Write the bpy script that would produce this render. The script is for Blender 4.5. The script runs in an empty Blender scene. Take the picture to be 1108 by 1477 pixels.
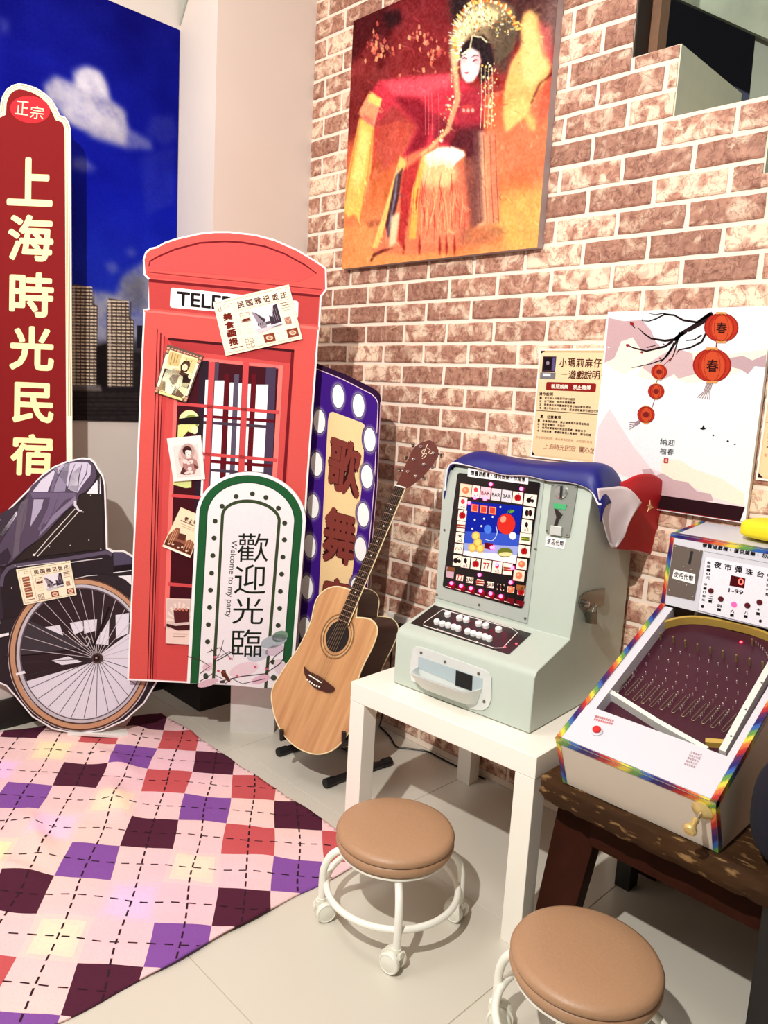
import bpy, bmesh, math, random
import numpy as np
from mathutils import Vector, Matrix
from mathutils.geometry import tessellate_polygon

sc = bpy.context.scene
C = sc.collection
PI = math.pi

# ---------------------------------------------------------------- camera
FPX, PITCH, ROLL, YAW, CH = 1098.393, 0.1530542, 0.0575607, 0.7830481, 1.18271
_cy, _sy, _cp, _sp = math.cos(YAW), math.sin(YAW), math.cos(PITCH), math.sin(PITCH)
FW = np.array([-_sy*_cp, _cy*_cp, -_sp]); _r = np.array([_cy, _sy, 0.0]); _u = np.cross(_r, FW)
RT = math.cos(ROLL)*_r + math.sin(ROLL)*_u
UP = -math.sin(ROLL)*_r + math.cos(ROLL)*_u
CAM = np.array([0.0, 0.0, CH])
cd = bpy.data.cameras.new('camera'); cam = bpy.data.objects.new('camera', cd); C.objects.link(cam)
cd.sensor_fit = 'HORIZONTAL'; cd.sensor_width = 36.0; cd.lens = FPX*36.0/1108.0; cd.clip_start = 0.02
cam.matrix_world = Matrix(((RT[0], UP[0], -FW[0], 0), (RT[1], UP[1], -FW[1], 0), (RT[2], UP[2], -FW[2], CH), (0, 0, 0, 1)))
sc.camera = cam

# ---------------------------------------------------------------- world, lamps, exposure
wd = bpy.data.worlds.new('world'); sc.world = wd; wd.use_nodes = True
wd.node_tree.nodes['Background'].inputs[0].default_value = (1.0, 0.96, 0.92, 1)
wd.node_tree.nodes['Background'].inputs[1].default_value = 0.10
def area(name, loc, size, power, col=(1, 0.94, 0.86), target=None):
    l = bpy.data.lights.new(name, 'AREA'); l.shape = 'DISK'; l.size = size; l.energy = power; l.color = col
    o = bpy.data.objects.new(name, l); C.objects.link(o); o.location = loc
    if target is not None:
        d = Vector(target)-Vector(loc); o.rotation_euler = d.to_track_quat('-Z', 'Y').to_euler()
    return o
area('ceiling_downlight', (-0.50, -0.48, 2.36), 0.045, 70, (1, 0.97, 0.92), (-1.8, 1.5, 1.0))
area('overhead_fill', (-1.9, 0.3, 2.85), 0.7, 14, (1, 0.97, 0.94))  # soft overhead fill, added to brighten the scene; no known fixture
area('fill_lamp', (-1.9, -1.0, 2.5), 1.0, 6, (1, 0.97, 0.95), (-1.2, 1.6, 0.9))  # added fill light from the camera's left, not a fixture of the room
sc.view_settings.view_transform = 'Standard'; sc.view_settings.look = 'None'
sc.view_settings.exposure = 0.0; sc.view_settings.gamma = 1.0; sc.view_settings.use_curve_mapping = False

# ---------------------------------------------------------------- helpers
def ray(x, y):
    d = FW*FPX + RT*(x-554.0) - UP*(y-738.5); return d/np.linalg.norm(d)
class Plane:                      # a flat surface of the scene: point, outward normal (towards the room)
    def __init__(s, P, n):
        s.P = np.array(P, float); n = np.array(n, float); s.n = n/np.linalg.norm(n)
        if (CAM-s.P) @ s.n < 0: s.n = -s.n
    def at(s, x, y, off=0.0):
        d = ray(x, y); P = s.P+s.n*off; return CAM+d*(((P-CAM) @ s.n)/(d @ s.n))
def lin(c):
    out = []
    for v in c[:3]:
        v = max(0.0, v/255.0); out.append(v/12.92 if v <= 0.04045 else ((v+0.055)/1.055)**2.4)
    return out
_m = {}
def mat(name, rgb, rough=0.6, metal=0.0, var=0.06, scale=30.0, bump=0.0, emit=0.0, rgb2=None, coat=0.0):
    if name in _m: return _m[name]
    m = bpy.data.materials.new(name); m.use_nodes = True; nt = m.node_tree; b = nt.nodes['Principled BSDF']
    c = lin(rgb); b.inputs['Roughness'].default_value = rough; b.inputs['Metallic'].default_value = metal
    if coat: b.inputs['Coat Weight'].default_value = coat
    tc = nt.nodes.new('ShaderNodeTexCoord'); nz = nt.nodes.new('ShaderNodeTexNoise'); nz.inputs['Scale'].default_value = scale
    nz.inputs['Detail'].default_value = 4
    nt.links.new(tc.outputs['Object'], nz.inputs['Vector'])
    mx = nt.nodes.new('ShaderNodeMix'); mx.data_type = 'RGBA'
    c2 = lin(rgb2) if rgb2 else [min(1, v*(1+var)) for v in c]
    c1 = c if rgb2 else [v*(1-var) for v in c]
    mx.inputs['A'].default_value = (*c1, 1); mx.inputs['B'].default_value = (*c2, 1)
    nt.links.new(nz.outputs['Fac'], mx.inputs['Factor']); nt.links.new(mx.outputs['Result'], b.inputs['Base Color'])
    if bump:
        bp = nt.nodes.new('ShaderNodeBump'); bp.inputs['Strength'].default_value = bump; bp.inputs['Distance'].default_value = 0.004
        nt.links.new(nz.outputs['Fac'], bp.inputs['Height']); nt.links.new(bp.outputs['Normal'], b.inputs['Normal'])
    if emit:
        b.inputs['Emission Color'].default_value = (*c, 1); b.inputs['Emission Strength'].default_value = emit
    _m[name] = m; return m
def vcmat(name, rough=0.7, spec=0.08, grain=0.05):
    if name in _m: return _m[name]
    m = bpy.data.materials.new(name); m.use_nodes = True; nt = m.node_tree; b = nt.nodes['Principled BSDF']
    b.inputs['Roughness'].default_value = rough; b.inputs['Specular IOR Level'].default_value = spec
    at = nt.nodes.new('ShaderNodeAttribute'); at.attribute_name = 'Col'
    nz = nt.nodes.new('ShaderNodeTexNoise'); nz.inputs['Scale'].default_value = 260; nz.inputs['Detail'].default_value = 3
    tc = nt.nodes.new('ShaderNodeTexCoord'); nt.links.new(tc.outputs['Object'], nz.inputs['Vector'])
    mr = nt.nodes.new('ShaderNodeMapRange'); mr.inputs[3].default_value = 1-grain*2; mr.inputs[4].default_value = 1+grain*2
    nt.links.new(nz.outputs['Fac'], mr.inputs[0])
    vm = nt.nodes.new('ShaderNodeVectorMath'); vm.operation = 'SCALE'
    nt.links.new(at.outputs['Color'], vm.inputs[0]); nt.links.new(mr.outputs[0], vm.inputs['Scale'])
    nt.links.new(vm.outputs[0], b.inputs['Base Color'])
    _m[name] = m; return m

def root(name, label, cat, loc=(0, 0, 0), rz=0.0, group=None, matrix=None):
    o = bpy.data.objects.new(name, None); C.objects.link(o); o.empty_display_size = 0.05
    o.matrix_basis = matrix if matrix is not None else Matrix.Translation(Vector(loc)) @ Matrix.Rotation(rz, 4, 'Z')
    return tag(o, label, cat, group)
def tag(o, label, cat, group=None):
    o['label'] = label; o['category'] = cat
    if group: o['group'] = group
    return o
def world_of(o):
    m = o.matrix_basis.copy(); q = o
    while q.parent: m = q.parent.matrix_basis @ (q.matrix_parent_inverse @ m); q = q.parent
    return m
def link(name, me, material=None, parent=None, world=False, kind=None):
    o = bpy.data.objects.new(name, me); C.objects.link(o)
    if material is not None:
        me.materials.clear(); me.materials.append(material)
    if parent is not None:
        o.parent = parent
        if world: o.matrix_parent_inverse = world_of(parent).inverted()
    if kind: o['kind'] = kind
    return o
def bevel(o, w, seg=2):
    b = o.modifiers.new('bevel', 'BEVEL'); b.width = w; b.segments = seg; b.limit_method = 'ANGLE'; b.angle_limit = 0.6; b.harden_normals = False
    return o
def smooth(o, ang=0.7):
    me = o.data
    for p in me.polygons: p.use_smooth = True
    try: me.set_sharp_from_angle(angle=ang)
    except Exception: pass
    return o
class MB:
    def __init__(s): s.v = []; s.f = []
    def add(s, vs, fs, M=None):
        k = len(s.v)
        s.v += [tuple(M @ Vector(v)) if M is not None else tuple(float(a) for a in v) for v in vs]
        s.f += [tuple(i+k for i in f) for f in fs]; return s
    def box(s, x0, x1, y0, y1, z0, z1, M=None):
        return s.add([(x0, y0, z0), (x1, y0, z0), (x1, y1, z0), (x0, y1, z0), (x0, y0, z1), (x1, y0, z1), (x1, y1, z1), (x0, y1, z1)],
                     [(3, 2, 1, 0), (4, 5, 6, 7), (0, 1, 5, 4), (1, 2, 6, 5), (2, 3, 7, 6), (3, 0, 4, 7)], M)
    def prism(s, front, back):                       # two matching outlines in 3-D
        n = len(front); vs = list(front)+list(back); fs = []
        tr = tessellate_polygon([[Vector(v) for v in front]])
        for t in tr: fs.append(tuple(t)); fs.append(tuple(i+n for i in reversed(t)))
        for i in range(n): j = (i+1) % n; fs.append((i, i+n, j+n, j))
        return s.add(vs, fs)
    def tube(s, pts, r, seg=10, closed=False, caps=True):
        pts = [Vector(p) for p in pts]; n = len(pts); rr = r if isinstance(r, (list, tuple)) else [r]*n
        prev = None; vs = []; fs = []
        for i, p in enumerate(pts):
            if closed: t = pts[(i+1) % n]-pts[i-1]
            else: t = pts[min(i+1, n-1)]-pts[max(i-1, 0)]
            t.normalize()
            a = prev if prev is not None else (Vector((0, 0, 1)) if abs(t.z) < 0.9 else Vector((1, 0, 0)))
            a = (a-t*a.dot(t)); a.normalize(); b = t.cross(a); prev = a
            for k in range(seg):
                th = 2*PI*k/seg; vs.append(tuple(p+(a*math.cos(th)+b*math.sin(th))*rr[i]))
        for i in range(n if closed else n-1):
            j = (i+1) % n
            for k in range(seg):
                l = (k+1) % seg; fs.append((i*seg+k, i*seg+l, j*seg+l, j*seg+k))
        if not closed and caps:
            fs.append(tuple(range(seg-1, -1, -1))); fs.append(tuple((n-1)*seg+k for k in range(seg)))
        return s.add(vs, fs)
    def lathe(s, prof, seg=32, M=None):              # (r, z) pairs
        vs = []; fs = []
        for r, z in prof:
            for k in range(seg):
                th = 2*PI*k/seg; vs.append((r*math.cos(th), r*math.sin(th), z))
        for i in range(len(prof)-1):
            for k in range(seg):
                l = (k+1) % seg; fs.append((i*seg+k, i*seg+l, (i+1)*seg+l, (i+1)*seg+k))
        fs.append(tuple(range(seg-1, -1, -1))); fs.append(tuple((len(prof)-1)*seg+k for k in range(seg)))
        return s.add(vs, fs, M)
    def build(s, name, material=None, parent=None, world=False, kind=None):
        me = bpy.data.meshes.new(name); me.from_pydata(s.v, [], s.f); me.update()
        bm = bmesh.new(); bm.from_mesh(me); bmesh.ops.recalc_face_normals(bm, faces=bm.faces); bm.to_mesh(me); bm.free()
        return link(name, me, material, parent, world, kind)
def frame(P, n, up=(0, 0, 1)):                       # matrix with local z along n, local y near up
    n = Vector(n).normalized(); u = Vector(up); u = (u-n*u.dot(n)).normalized(); r = u.cross(n)
    return Matrix(((r.x, u.x, n.x, P[0]), (r.y, u.y, n.y, P[1]), (r.z, u.z, n.z, P[2]), (0, 0, 0, 1)))

# text outlines
_t = {}
def glyphs(s, bold=0.0):
    k = (s, bold)
    if k not in _t:
        c = bpy.data.curves.new('lettering', 'FONT'); c.body = s; c.offset = bold; c.resolution_u = 3
        o = bpy.data.objects.new('lettering', c); m = bpy.data.meshes.new_from_object(o)
        v = np.array([x.co[:2] for x in m.vertices]); f = [tuple(p.vertices) for p in m.polygons]
        bpy.data.objects.remove(o); bpy.data.curves.remove(c); bpy.data.meshes.remove(m)
        lo, hi = v.min(0), v.max(0); _t[k] = ((v-lo)/(hi-lo), f, (hi-lo)[0]/(hi-lo)[1])
    return _t[k]
def homog(q):                                        # unit square (tl,tr,br,bl) -> quad
    src = [(0, 1), (1, 1), (1, 0), (0, 0)]; A = []; b = []
    for (u, v), (x, y) in zip(src, q):
        A.append([u, v, 1, 0, 0, 0, -u*x, -v*x]); b.append(x)
        A.append([0, 0, 0, u, v, 1, -u*y, -v*y]); b.append(y)
    return np.append(np.linalg.solve(np.array(A, float), np.array(b, float)), 1).reshape(3, 3)
def happly(H, u, v):
    d = H @ np.array([u, v, 1.0]); return d[0]/d[2], d[1]/d[2]
def inset(pts, d):                                   # offset a closed outline inwards
    n = len(pts); P = [np.array(p, float) for p in pts]
    ar = sum(P[i][0]*P[(i+1) % n][1]-P[(i+1) % n][0]*P[i][1] for i in range(n)); sg = 1 if ar > 0 else -1
    out = []
    for i in range(n):
        a, b, c = P[i-1], P[i], P[(i+1) % n]
        e1 = (b-a)/max(1e-9, np.linalg.norm(b-a)); e2 = (c-b)/max(1e-9, np.linalg.norm(c-b))
        n1 = np.array([-e1[1], e1[0]])*sg; n2 = np.array([-e2[1], e2[0]])*sg
        m = n1+n2; m /= max(0.35, (m @ m)**0.5); k = max(0.5, m @ n1)
        out.append(tuple(b+m*d/k))
    return out
def oval(cx, cy, rx, ry, rot=0.0, n=28, a0=0.0, a1=2*PI):
    full = abs(a1-a0-2*PI) < 1e-6; N = n if full else n+1
    o = []
    for k in range(N):
        t = a0+(a1-a0)*k/n; x, y = rx*math.cos(t), ry*math.sin(t)
        o.append((cx+x*math.cos(rot)-y*math.sin(rot), cy+x*math.sin(rot)+y*math.cos(rot)))
    return o
def crop(ox, oy, s): return lambda *p: [(ox+p[i]/s, oy+p[i+1]/s) for i in range(0, len(p), 2)]
class Print:                                         # flat printed colours on a real plane
    def __init__(s, pl, base=0.0006, step=0.00025): s.pl = pl; s.b = base; s.st = step; s.v = []; s.f = []; s.c = []
    def _add(s, pts2, faces, col, layer):
        k = len(s.v); off = s.b+layer*s.st
        s.v += [tuple(s.pl.at(x, y, off)) for x, y in pts2]; s.f += [tuple(i+k for i in f) for f in faces]
        s.c += [(*lin(col), 1.0)]*len(faces)
    def poly(s, pts, col, layer=1):
        tr = tessellate_polygon([[Vector((x, y, 0)) for x, y in pts]])
        s._add(pts, [tuple(t) for t in tr], col, layer); return s
    def oval(s, cx, cy, rx, ry, col, layer=1, rot=0.0, n=24): return s.poly(oval(cx, cy, rx, ry, rot, n), col, layer)
    def line(s, pts, w, col, layer=1, closed=False):
        P = [np.array(p, float) for p in pts]; n = len(P); L = []; R = []
        ws = w if isinstance(w, (list, tuple)) else [w]*n
        for i in range(n):
            a = P[i-1] if (i > 0 or closed) else P[i]; b = P[(i+1) % n] if (i < n-1 or closed) else P[i]
            t = b-a; t = t/max(1e-9, np.linalg.norm(t)); m = np.array([-t[1], t[0]])*ws[i]/2
            L.append(tuple(P[i]+m)); R.append(tuple(P[i]-m))
        fs = [(i, (i+1) % n, n+(i+1) % n, n+i) for i in range(n if closed else n-1)]
        s._add(L+R, fs, col, layer); return s
    def text(s, t, q, col, layer=3, bold=0.0):
        v, f, asp = glyphs(t); H = homog(q); bx = bold/max(1.0, asp)
        if bold < .015: s._add([happly(H, a, b) for a, b in v], f, col, layer); return s
        for i in range(8):                               # heavier strokes: the outline stamped around itself
            a0 = PI*i/4; dx, dy = bx*math.cos(a0), bold*math.sin(a0)
            s._add([happly(H, a*(1-2*bx)+bx+dx, b*(1-2*bold)+bold+dy) for a, b in v], f, col, layer+.012*i)
        return s
    def build(s, name='print', parent=None, material=None):
        me = bpy.data.meshes.new(name); me.from_pydata(s.v, [], s.f); me.update()
        a = me.color_attributes.new('Col', 'FLOAT_COLOR', 'CORNER')
        buf = np.concatenate([np.tile(np.array(c, np.float32), (p.loop_total, 1)) for c, p in zip(s.c, me.polygons)])
        a.data.foreach_set('color', buf.ravel())
        n = Vector(s.pl.n)
        if len(me.polygons) and sum(1 if p.normal.dot(n) > 0 else -1 for p in me.polygons) < 0: me.flip_normals()
        return link(name, me, material or vcmat('printed_ink'), parent, parent is not None)
class Art:                                           # finely gridded flat picture painted with soft strokes
    softness = 1.0
    def __init__(s, corners, W, H, bg):              # world corners tl,tr,br,bl
        s.c = [np.array(c, float) for c in corners]; s.W = W; s.H = H
        s.a = np.zeros((H, W, 3), np.float32); s.a[:] = np.array(bg, np.float32)
        n = np.cross(s.c[1]-s.c[0], s.c[3]-s.c[0]); s.pl = Plane(s.c[0], n)
        s.ex = s.c[1]-s.c[0]; s.ey = s.c[3]-s.c[0]
    def uv(s, p):
        P = s.pl.at(*p)-s.c[0]; return (P @ s.ex)/(s.ex @ s.ex)*s.W, (P @ s.ey)/(s.ey @ s.ey)*s.H
    def mask(s, pts, soft):
        soft = soft*s.softness; q = np.array([s.uv(p) for p in pts]); pad = int(soft*3)+2
        x0 = max(0, int(q[:, 0].min())-pad); x1 = min(s.W, int(q[:, 0].max())+pad+1)
        y0 = max(0, int(q[:, 1].min())-pad); y1 = min(s.H, int(q[:, 1].max())+pad+1)
        if x1 <= x0 or y1 <= y0: return None
        ss = 2; X, Y = np.meshgrid((np.arange((x1-x0)*ss)+.5)/ss+x0, (np.arange((y1-y0)*ss)+.5)/ss+y0)
        ins = np.zeros(X.shape, bool); n = len(q)
        for i in range(n):
            xa, ya = q[i]; xb, yb = q[(i+1) % n]
            if ya == yb: continue
            c = ((ya > Y) != (yb > Y)) & (X < (xb-xa)*(Y-ya)/(yb-ya)+xa); ins ^= c
        m = ins.astype(np.float32).reshape(y1-y0, ss, x1-x0, ss).mean((1, 3))
        m = s.blur(m, soft); return m, x0, x1, y0, y1
    @staticmethod
    def blur(m, r):
        r = int(round(r))
        if r < 1: return m
        for _ in range(2):
            for ax in (0, 1):
                p = np.pad(m, [(r+1, r) if a == ax else (0, 0) for a in (0, 1)], mode='edge').cumsum(ax)
                n = m.shape[ax]
                m = (np.take(p, range(2*r+1, 2*r+1+n), ax)-np.take(p, range(0, n), ax))/(2*r+1)
        return m
    def poly(s, pts, col, alpha=1.0, soft=0, tex=0.0):
        r = s.mask(pts, soft)
        if r is None: return s
        m, x0, x1, y0, y1 = r; m = m*alpha
        if tex: m = m*np.clip(1-tex+tex*1.6*(noise(y1-y0, x1-x0, 16)*.65+noise(y1-y0, x1-x0, 6)*.35), 0, 1)
        s.a[y0:y1, x0:x1] += (np.array(col, np.float32)-s.a[y0:y1, x0:x1])*m[..., None]; return s
    def line(s, pts, w, col, alpha=1.0, soft=0):
        P = [np.array(p, float) for p in pts]; n = len(P); ws = w if isinstance(w, (list, tuple)) else [w]*n; L = []; R = []
        for i in range(n):
            t = P[min(i+1, n-1)]-P[max(i-1, 0)]; t = t/max(1e-9, np.linalg.norm(t)); m = np.array([-t[1], t[0]])*ws[i]/2
            L.append(tuple(P[i]+m)); R.append(tuple(P[i]-m))
        return s.poly(L+R[::-1], col, alpha, soft)
    def grain(s, amp, cell):
        s.a += ((noise(s.H, s.W, cell)-.5)*amp)[..., None]; return s
    def build(s, name, parent=None, material=None):
        W, H = s.W, s.H; u = np.linspace(0, 1, W); v = np.linspace(0, 1, H); U, V_ = np.meshgrid(u, v)
        co = s.c[0]+U[..., None]*s.ex+V_[..., None]*s.ey
        i = np.arange(W*H).reshape(H, W); f = np.stack([i[:-1, :-1], i[1:, :-1], i[1:, 1:], i[:-1, 1:]], -1).reshape(-1, 4)
        me = bpy.data.meshes.new(name); me.vertices.add(W*H); me.vertices.foreach_set('co', co.astype(np.float32).ravel())
        me.loops.add(f.size); me.loops.foreach_set('vertex_index', f.astype(np.int32).ravel())
        me.polygons.add(len(f)); me.polygons.foreach_set('loop_start', np.arange(0, f.size, 4, dtype=np.int32)); me.update(calc_edges=True)
        at = me.color_attributes.new('Col', 'FLOAT_COLOR', 'POINT')
        c = np.clip(s.a/255, 0, 1); l = np.where(c <= .04045, c/12.92, ((c+.055)/1.055)**2.4)
        at.data.foreach_set('color', np.concatenate([l, np.ones((H, W, 1))], -1).astype(np.float32).ravel())
        if me.polygons[0].normal.dot(Vector(s.pl.n)) < 0: me.flip_normals()
        return link(name, me, material or vcmat('printed_ink'), parent, parent is not None)
_rs = np.random.RandomState(4)
def noise(H, W, cell):
    gh, gw = int(H/cell)+3, int(W/cell)+3; g = _rs.rand(gh, gw).astype(np.float32)
    y = np.arange(H)/cell; x = np.arange(W)/cell; yi = y.astype(int); xi = x.astype(int); fy = (y-yi)[:, None]; fx = (x-xi)[None]
    fy = fy*fy*(3-2*fy); fx = fx*fx*(3-2*fx)
    a = g[yi][:, xi]; b = g[yi][:, xi+1]; c = g[yi+1][:, xi]; d = g[yi+1][:, xi+1]
    return (a*(1-fx)+b*fx)*(1-fy)+(c*(1-fx)+d*fx)*fy
def board(name, pl, outline, thick, parent, edge_col=(236, 230, 226), mname='foam_board_white'):
    """a cut foam board: the outline on its front plane, thickness going back"""
    f = [tuple(pl.at(x, y)) for x, y in outline]; b = [tuple(np.array(v)-pl.n*thick) for v in f]
    return MB().prism(f, b).build(name, mat(mname, edge_col, 0.55), parent, True)
rnd = random.Random(7)
# ---------------------------------------------------------------- the room
WY = 1.868; XP = -2.345; XM = -2.586; YP = 1.458; ZC = 3.0; XE = 1.3; YE = -1.6
def struct(o): o['kind'] = 'structure'; return o
plaster = mat('warm_grey_plaster', (222, 208, 198), 0.8, var=0.03, scale=6)
plaster_w = mat('pale_plaster', (243, 236, 224), 0.8, var=0.02, scale=5)
floor = struct(MB().box(XM-.1, XE, YE, WY+.5, -0.08, -0.002).build('floor', mat('tile_grout', (186, 174, 150), 0.8)))
tile_m = mat('cream_floor_tile', (210, 204, 190), 0.28, var=0.03, scale=3)
def spans(a, b, o, st):
    k = math.ceil((a-o)/st); xs = [a]+[o+i*st for i in range(k, k+40) if a+.01 < o+i*st < b-.01]+[b]; return list(zip(xs, xs[1:]))
for xa, xb in spans(XM, XE, -1.985, .6):
    for ya, yb in spans(YE, WY, 1.363, .6):
        o = MB().box(xa+.0008, xb-.0008, ya+.0008, yb-.0008, -0.01, 0).build('floor_tile', tile_m, floor)
        bevel(o, 0.0008, 1)
struct(MB().box(XM-.1, XE, YE, WY+.5, ZC, ZC+.08).build('ceiling', mat('ceiling_white', (240, 236, 228), 0.9)))
struct(MB().box(XM-.1, XM, YE, YP, 0, ZC).build('wall_left', mat('left_wall_plaster', (214, 204, 196), 0.85, var=0.03, scale=5)))
struct(MB().box(XM-.1, XP, YP, WY+.3, 0, ZC).build('wall_corner', plaster))
black = mat('black_skirting', (26, 20, 20), 0.5)
struct(MB().box(XM, XM+.015, YE, YP, 0, .10).build('baseboard_left', black))
o = MB(); o.box(XM+.016, XP+.042, YP-.038, YP-.001, 0, .24); o.box(XP+.001, XP+.042, YP-.001, WY-.003, 0, .24)
struct(o.build('baseboard_corner', black))
# thin grey wedge imitating the slanted cast shadow on the corner pier
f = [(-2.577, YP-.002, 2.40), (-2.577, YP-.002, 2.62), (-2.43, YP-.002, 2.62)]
struct(MB().prism(f, [(x, y-.006, z) for x, y, z in f]).build('trim_1', mat('pier_shadow_grey', (176, 176, 166), 0.85)))

# brick wall with the stepped opening at the upper right
ZB = {'a': 2.056, 'b': 1.892, 'c': 1.725}
XS = [-1.072, -0.945, -0.714, -0.47]
def zcap(x):                                          # top of the masonry at x
    if x < XS[0]: return ZC
    if x < XS[1]: return 2.056
    if x < XS[2]: return 1.892
    if x < XS[3]: return 1.725
    return 1.56
w = MB(); th = .38
w.box(XP+.0, XS[0], WY, WY+.07, 0, ZC); w.box(XS[0], XS[1], WY, WY+th, 0, 2.056)
w.box(XS[1], XS[2], WY, WY+th, 0, 1.892); w.box(XS[2], XS[3], WY, WY+th, 0, 1.725); w.box(XS[3], XE, WY, WY+th, 0, 1.56)
mortar = mat('pale_mortar', (246, 226, 208), 0.9, var=0.05, scale=60, bump=0.3)
wall = struct(w.build('wall_back', mortar))
# bricks
def brick_material():
    m = bpy.data.materials.new('weathered_brick'); m.use_nodes = True; nt = m.node_tree; b = nt.nodes['Principled BSDF']; N = nt.nodes.new; Lk = nt.links.new
    b.inputs['Roughness'].default_value = 0.62; b.inputs['Specular IOR Level'].default_value = 0.35
    geo = N('ShaderNodeNewGeometry'); oi = N('ShaderNodeObjectInfo')
    def nz(scale, det, dist, src=None):
        n = N('ShaderNodeTexNoise'); n.inputs['Scale'].default_value = scale; n.inputs['Detail'].default_value = det; n.inputs['Distortion'].default_value = dist
        Lk(geo.outputs['Position'], n.inputs['Vector']); return n
    n1 = nz(21, 9, .55); n2 = nz(60, 6, 0.4); n3 = nz(7, 2, 0)
    r1 = N('ShaderNodeValToRGB'); cr = r1.color_ramp
    cr.elements[0].position = 0.25; cr.elements[0].color = (*lin((150, 100, 84)), 1); cr.elements[1].position = 0.75; cr.elements[1].color = (*lin((216, 168, 144)), 1)
    Lk(n2.outputs['Fac'], r1.inputs[0])
    # pale lime patches: noise threshold that shifts from brick to brick
    mr = N('ShaderNodeMapRange'); mr.inputs[1].default_value = 0; mr.inputs[2].default_value = 1; mr.inputs[3].default_value = -0.10; mr.inputs[4].default_value = 0.09
    Lk(oi.outputs['Random'], mr.inputs[0])
    ad = N('ShaderNodeMath'); ad.operation = 'ADD'; Lk(n1.outputs['Fac'], ad.inputs[0]); Lk(mr.outputs[0], ad.inputs[1])
    r2 = N('ShaderNodeValToRGB'); r2.color_ramp.elements[0].position = 0.475; r2.color_ramp.elements[1].position = 0.60; Lk(ad.outputs[0], r2.inputs[0])
    mx = N('ShaderNodeMix'); mx.data_type = 'RGBA'; Lk(r2.outputs['Color'], mx.inputs['Factor']); Lk(r1.outputs['Color'], mx.inputs['A']); mx.inputs['B'].default_value = (*lin((246, 218, 192)), 1)
    r3 = N('ShaderNodeValToRGB'); r3.color_ramp.elements[0].position = 0.0; r3.color_ramp.elements[0].color = (.74, .68, .66, 1); r3.color_ramp.elements[1].position = 1; r3.color_ramp.elements[1].color = (1.08, 1.03, 1, 1)
    Lk(oi.outputs['Random'], r3.inputs[0])
    mm = N('ShaderNodeMix'); mm.data_type = 'RGBA'; mm.blend_type = 'MULTIPLY'; mm.inputs['Factor'].default_value = 1; Lk(mx.outputs['Result'], mm.inputs['A']); Lk(r3.outputs['Color'], mm.inputs['B'])
    # dark cracks
    n4 = nz(30, 9, .9); r4 = N('ShaderNodeValToRGB'); e = r4.color_ramp.elements
    e[0].position = .47; e[0].color = (1, 1, 1, 1); e[1].position = .53; e[1].color = (1, 1, 1, 1); k = r4.color_ramp.elements.new(.5); k.color = (.42, .3, .26, 1)
    Lk(n4.outputs['Fac'], r4.inputs[0])
    m2 = N('ShaderNodeMix'); m2.data_type = 'RGBA'; m2.blend_type = 'MULTIPLY'; m2.inputs['Factor'].default_value = .75; Lk(mm.outputs['Result'], m2.inputs['A']); Lk(r4.outputs['Color'], m2.inputs['B'])
    Lk(m2.outputs['Result'], b.inputs['Base Color'])
    bp = N('ShaderNodeBump'); bp.inputs['Strength'].default_value = .5; bp.inputs['Distance'].default_value = .004; Lk(n1.outputs['Fac'], bp.inputs['Height']); Lk(bp.outputs['Normal'], b.inputs['Normal'])
    return m
brick_m = brick_material()
def brick_mesh(L, h, seed):
    r = random.Random(seed); n = 4; d = .0055; ou = []; 
    def j(a): return a+r.uniform(-.0013, .0013)
    for k in range(n): ou.append((-L/2+L*k/n, -h/2))
    for k in range(2): ou.append((L/2, -h/2+h*k/2))
    for k in range(n): ou.append((L/2-L*k/n, h/2))
    for k in range(2): ou.append((-L/2, h/2-h*k/2))
    ou = [(j(x), j(z)) for x, z in ou]; m = len(ou)
    v = [(x, 0.001, z) for x, z in ou]+[(x, -d*.55, z) for x, z in ou]+[(x*(1-.006/L*2), -d*r.uniform(.8, 1.15), z*(1-.0045/h*2)) for x, z in ou]
    f = []
    for a in (0, m):
        for k in range(m): q = (k+1) % m; f.append((a+k, a+q, a+m+q, a+m+k))
    f.append(tuple(range(2*m, 3*m)))
    return v, f
bricks = []
for k in range(-21, 24):
    zb = 1.426+.0668*k; off = -1.159 if k % 2 == 0 else -1.2522
    i = -8
    while True:
        xa = off+.1865*i+.0065; xb = xa+.1735; i += 1
        if xa > 0.9: break
        a, b = max(xa, XP+.003), min(xb, 0.9)
        zt = zb+.0545
        if b-a < .012 or zb < 0: continue
        cuts = [a]+[x for x in XS if a+.008 < x < b-.008]+[b]; run = []
        for u0, u1 in zip(cuts, cuts[1:]):
            zz = min(zt, zcap((u0+u1)/2)-.002)
            if zz-zb < .012: continue
            if run and abs(run[-1][3]-zz) < .001 and abs(run[-1][1]-u0) < .001: run[-1] = (run[-1][0], u1, zb, zz)
            else: run.append((u0, u1, zb, zz))
        bricks += [q for q in run if q[1]-q[0] > .012]
def bsize(q):
    a, b, z0, z1 = q; d = Vector(((a+b)/2, WY, (z0+z1)/2-CH)); L = np.array(d)
    px = 554+FPX*(L @ RT)/(L @ FW); py = 738.5-FPX*(L @ UP)/(L @ FW)
    vis = -20 < px < 1130 and -20 < py < 1497 and (z0 > .80 or (a > -1.9 and b < -1.45 and z0 > .35))
    if 500 < px < 785 and 40 < py < 350: vis = False      # behind the painting
    if px < 440 or (py > 450 and px > 870): vis = False
    return (0 if vis else 10)+d.length
bricks.sort(key=bsize)
full = [bpy.data.meshes.new('brick') for _ in range(8)]
for s, me in enumerate(full): v, f = brick_mesh(.1735, .0545, s); me.from_pydata(v, [], f); me.materials.append(brick_m)
rest = MB()
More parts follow.
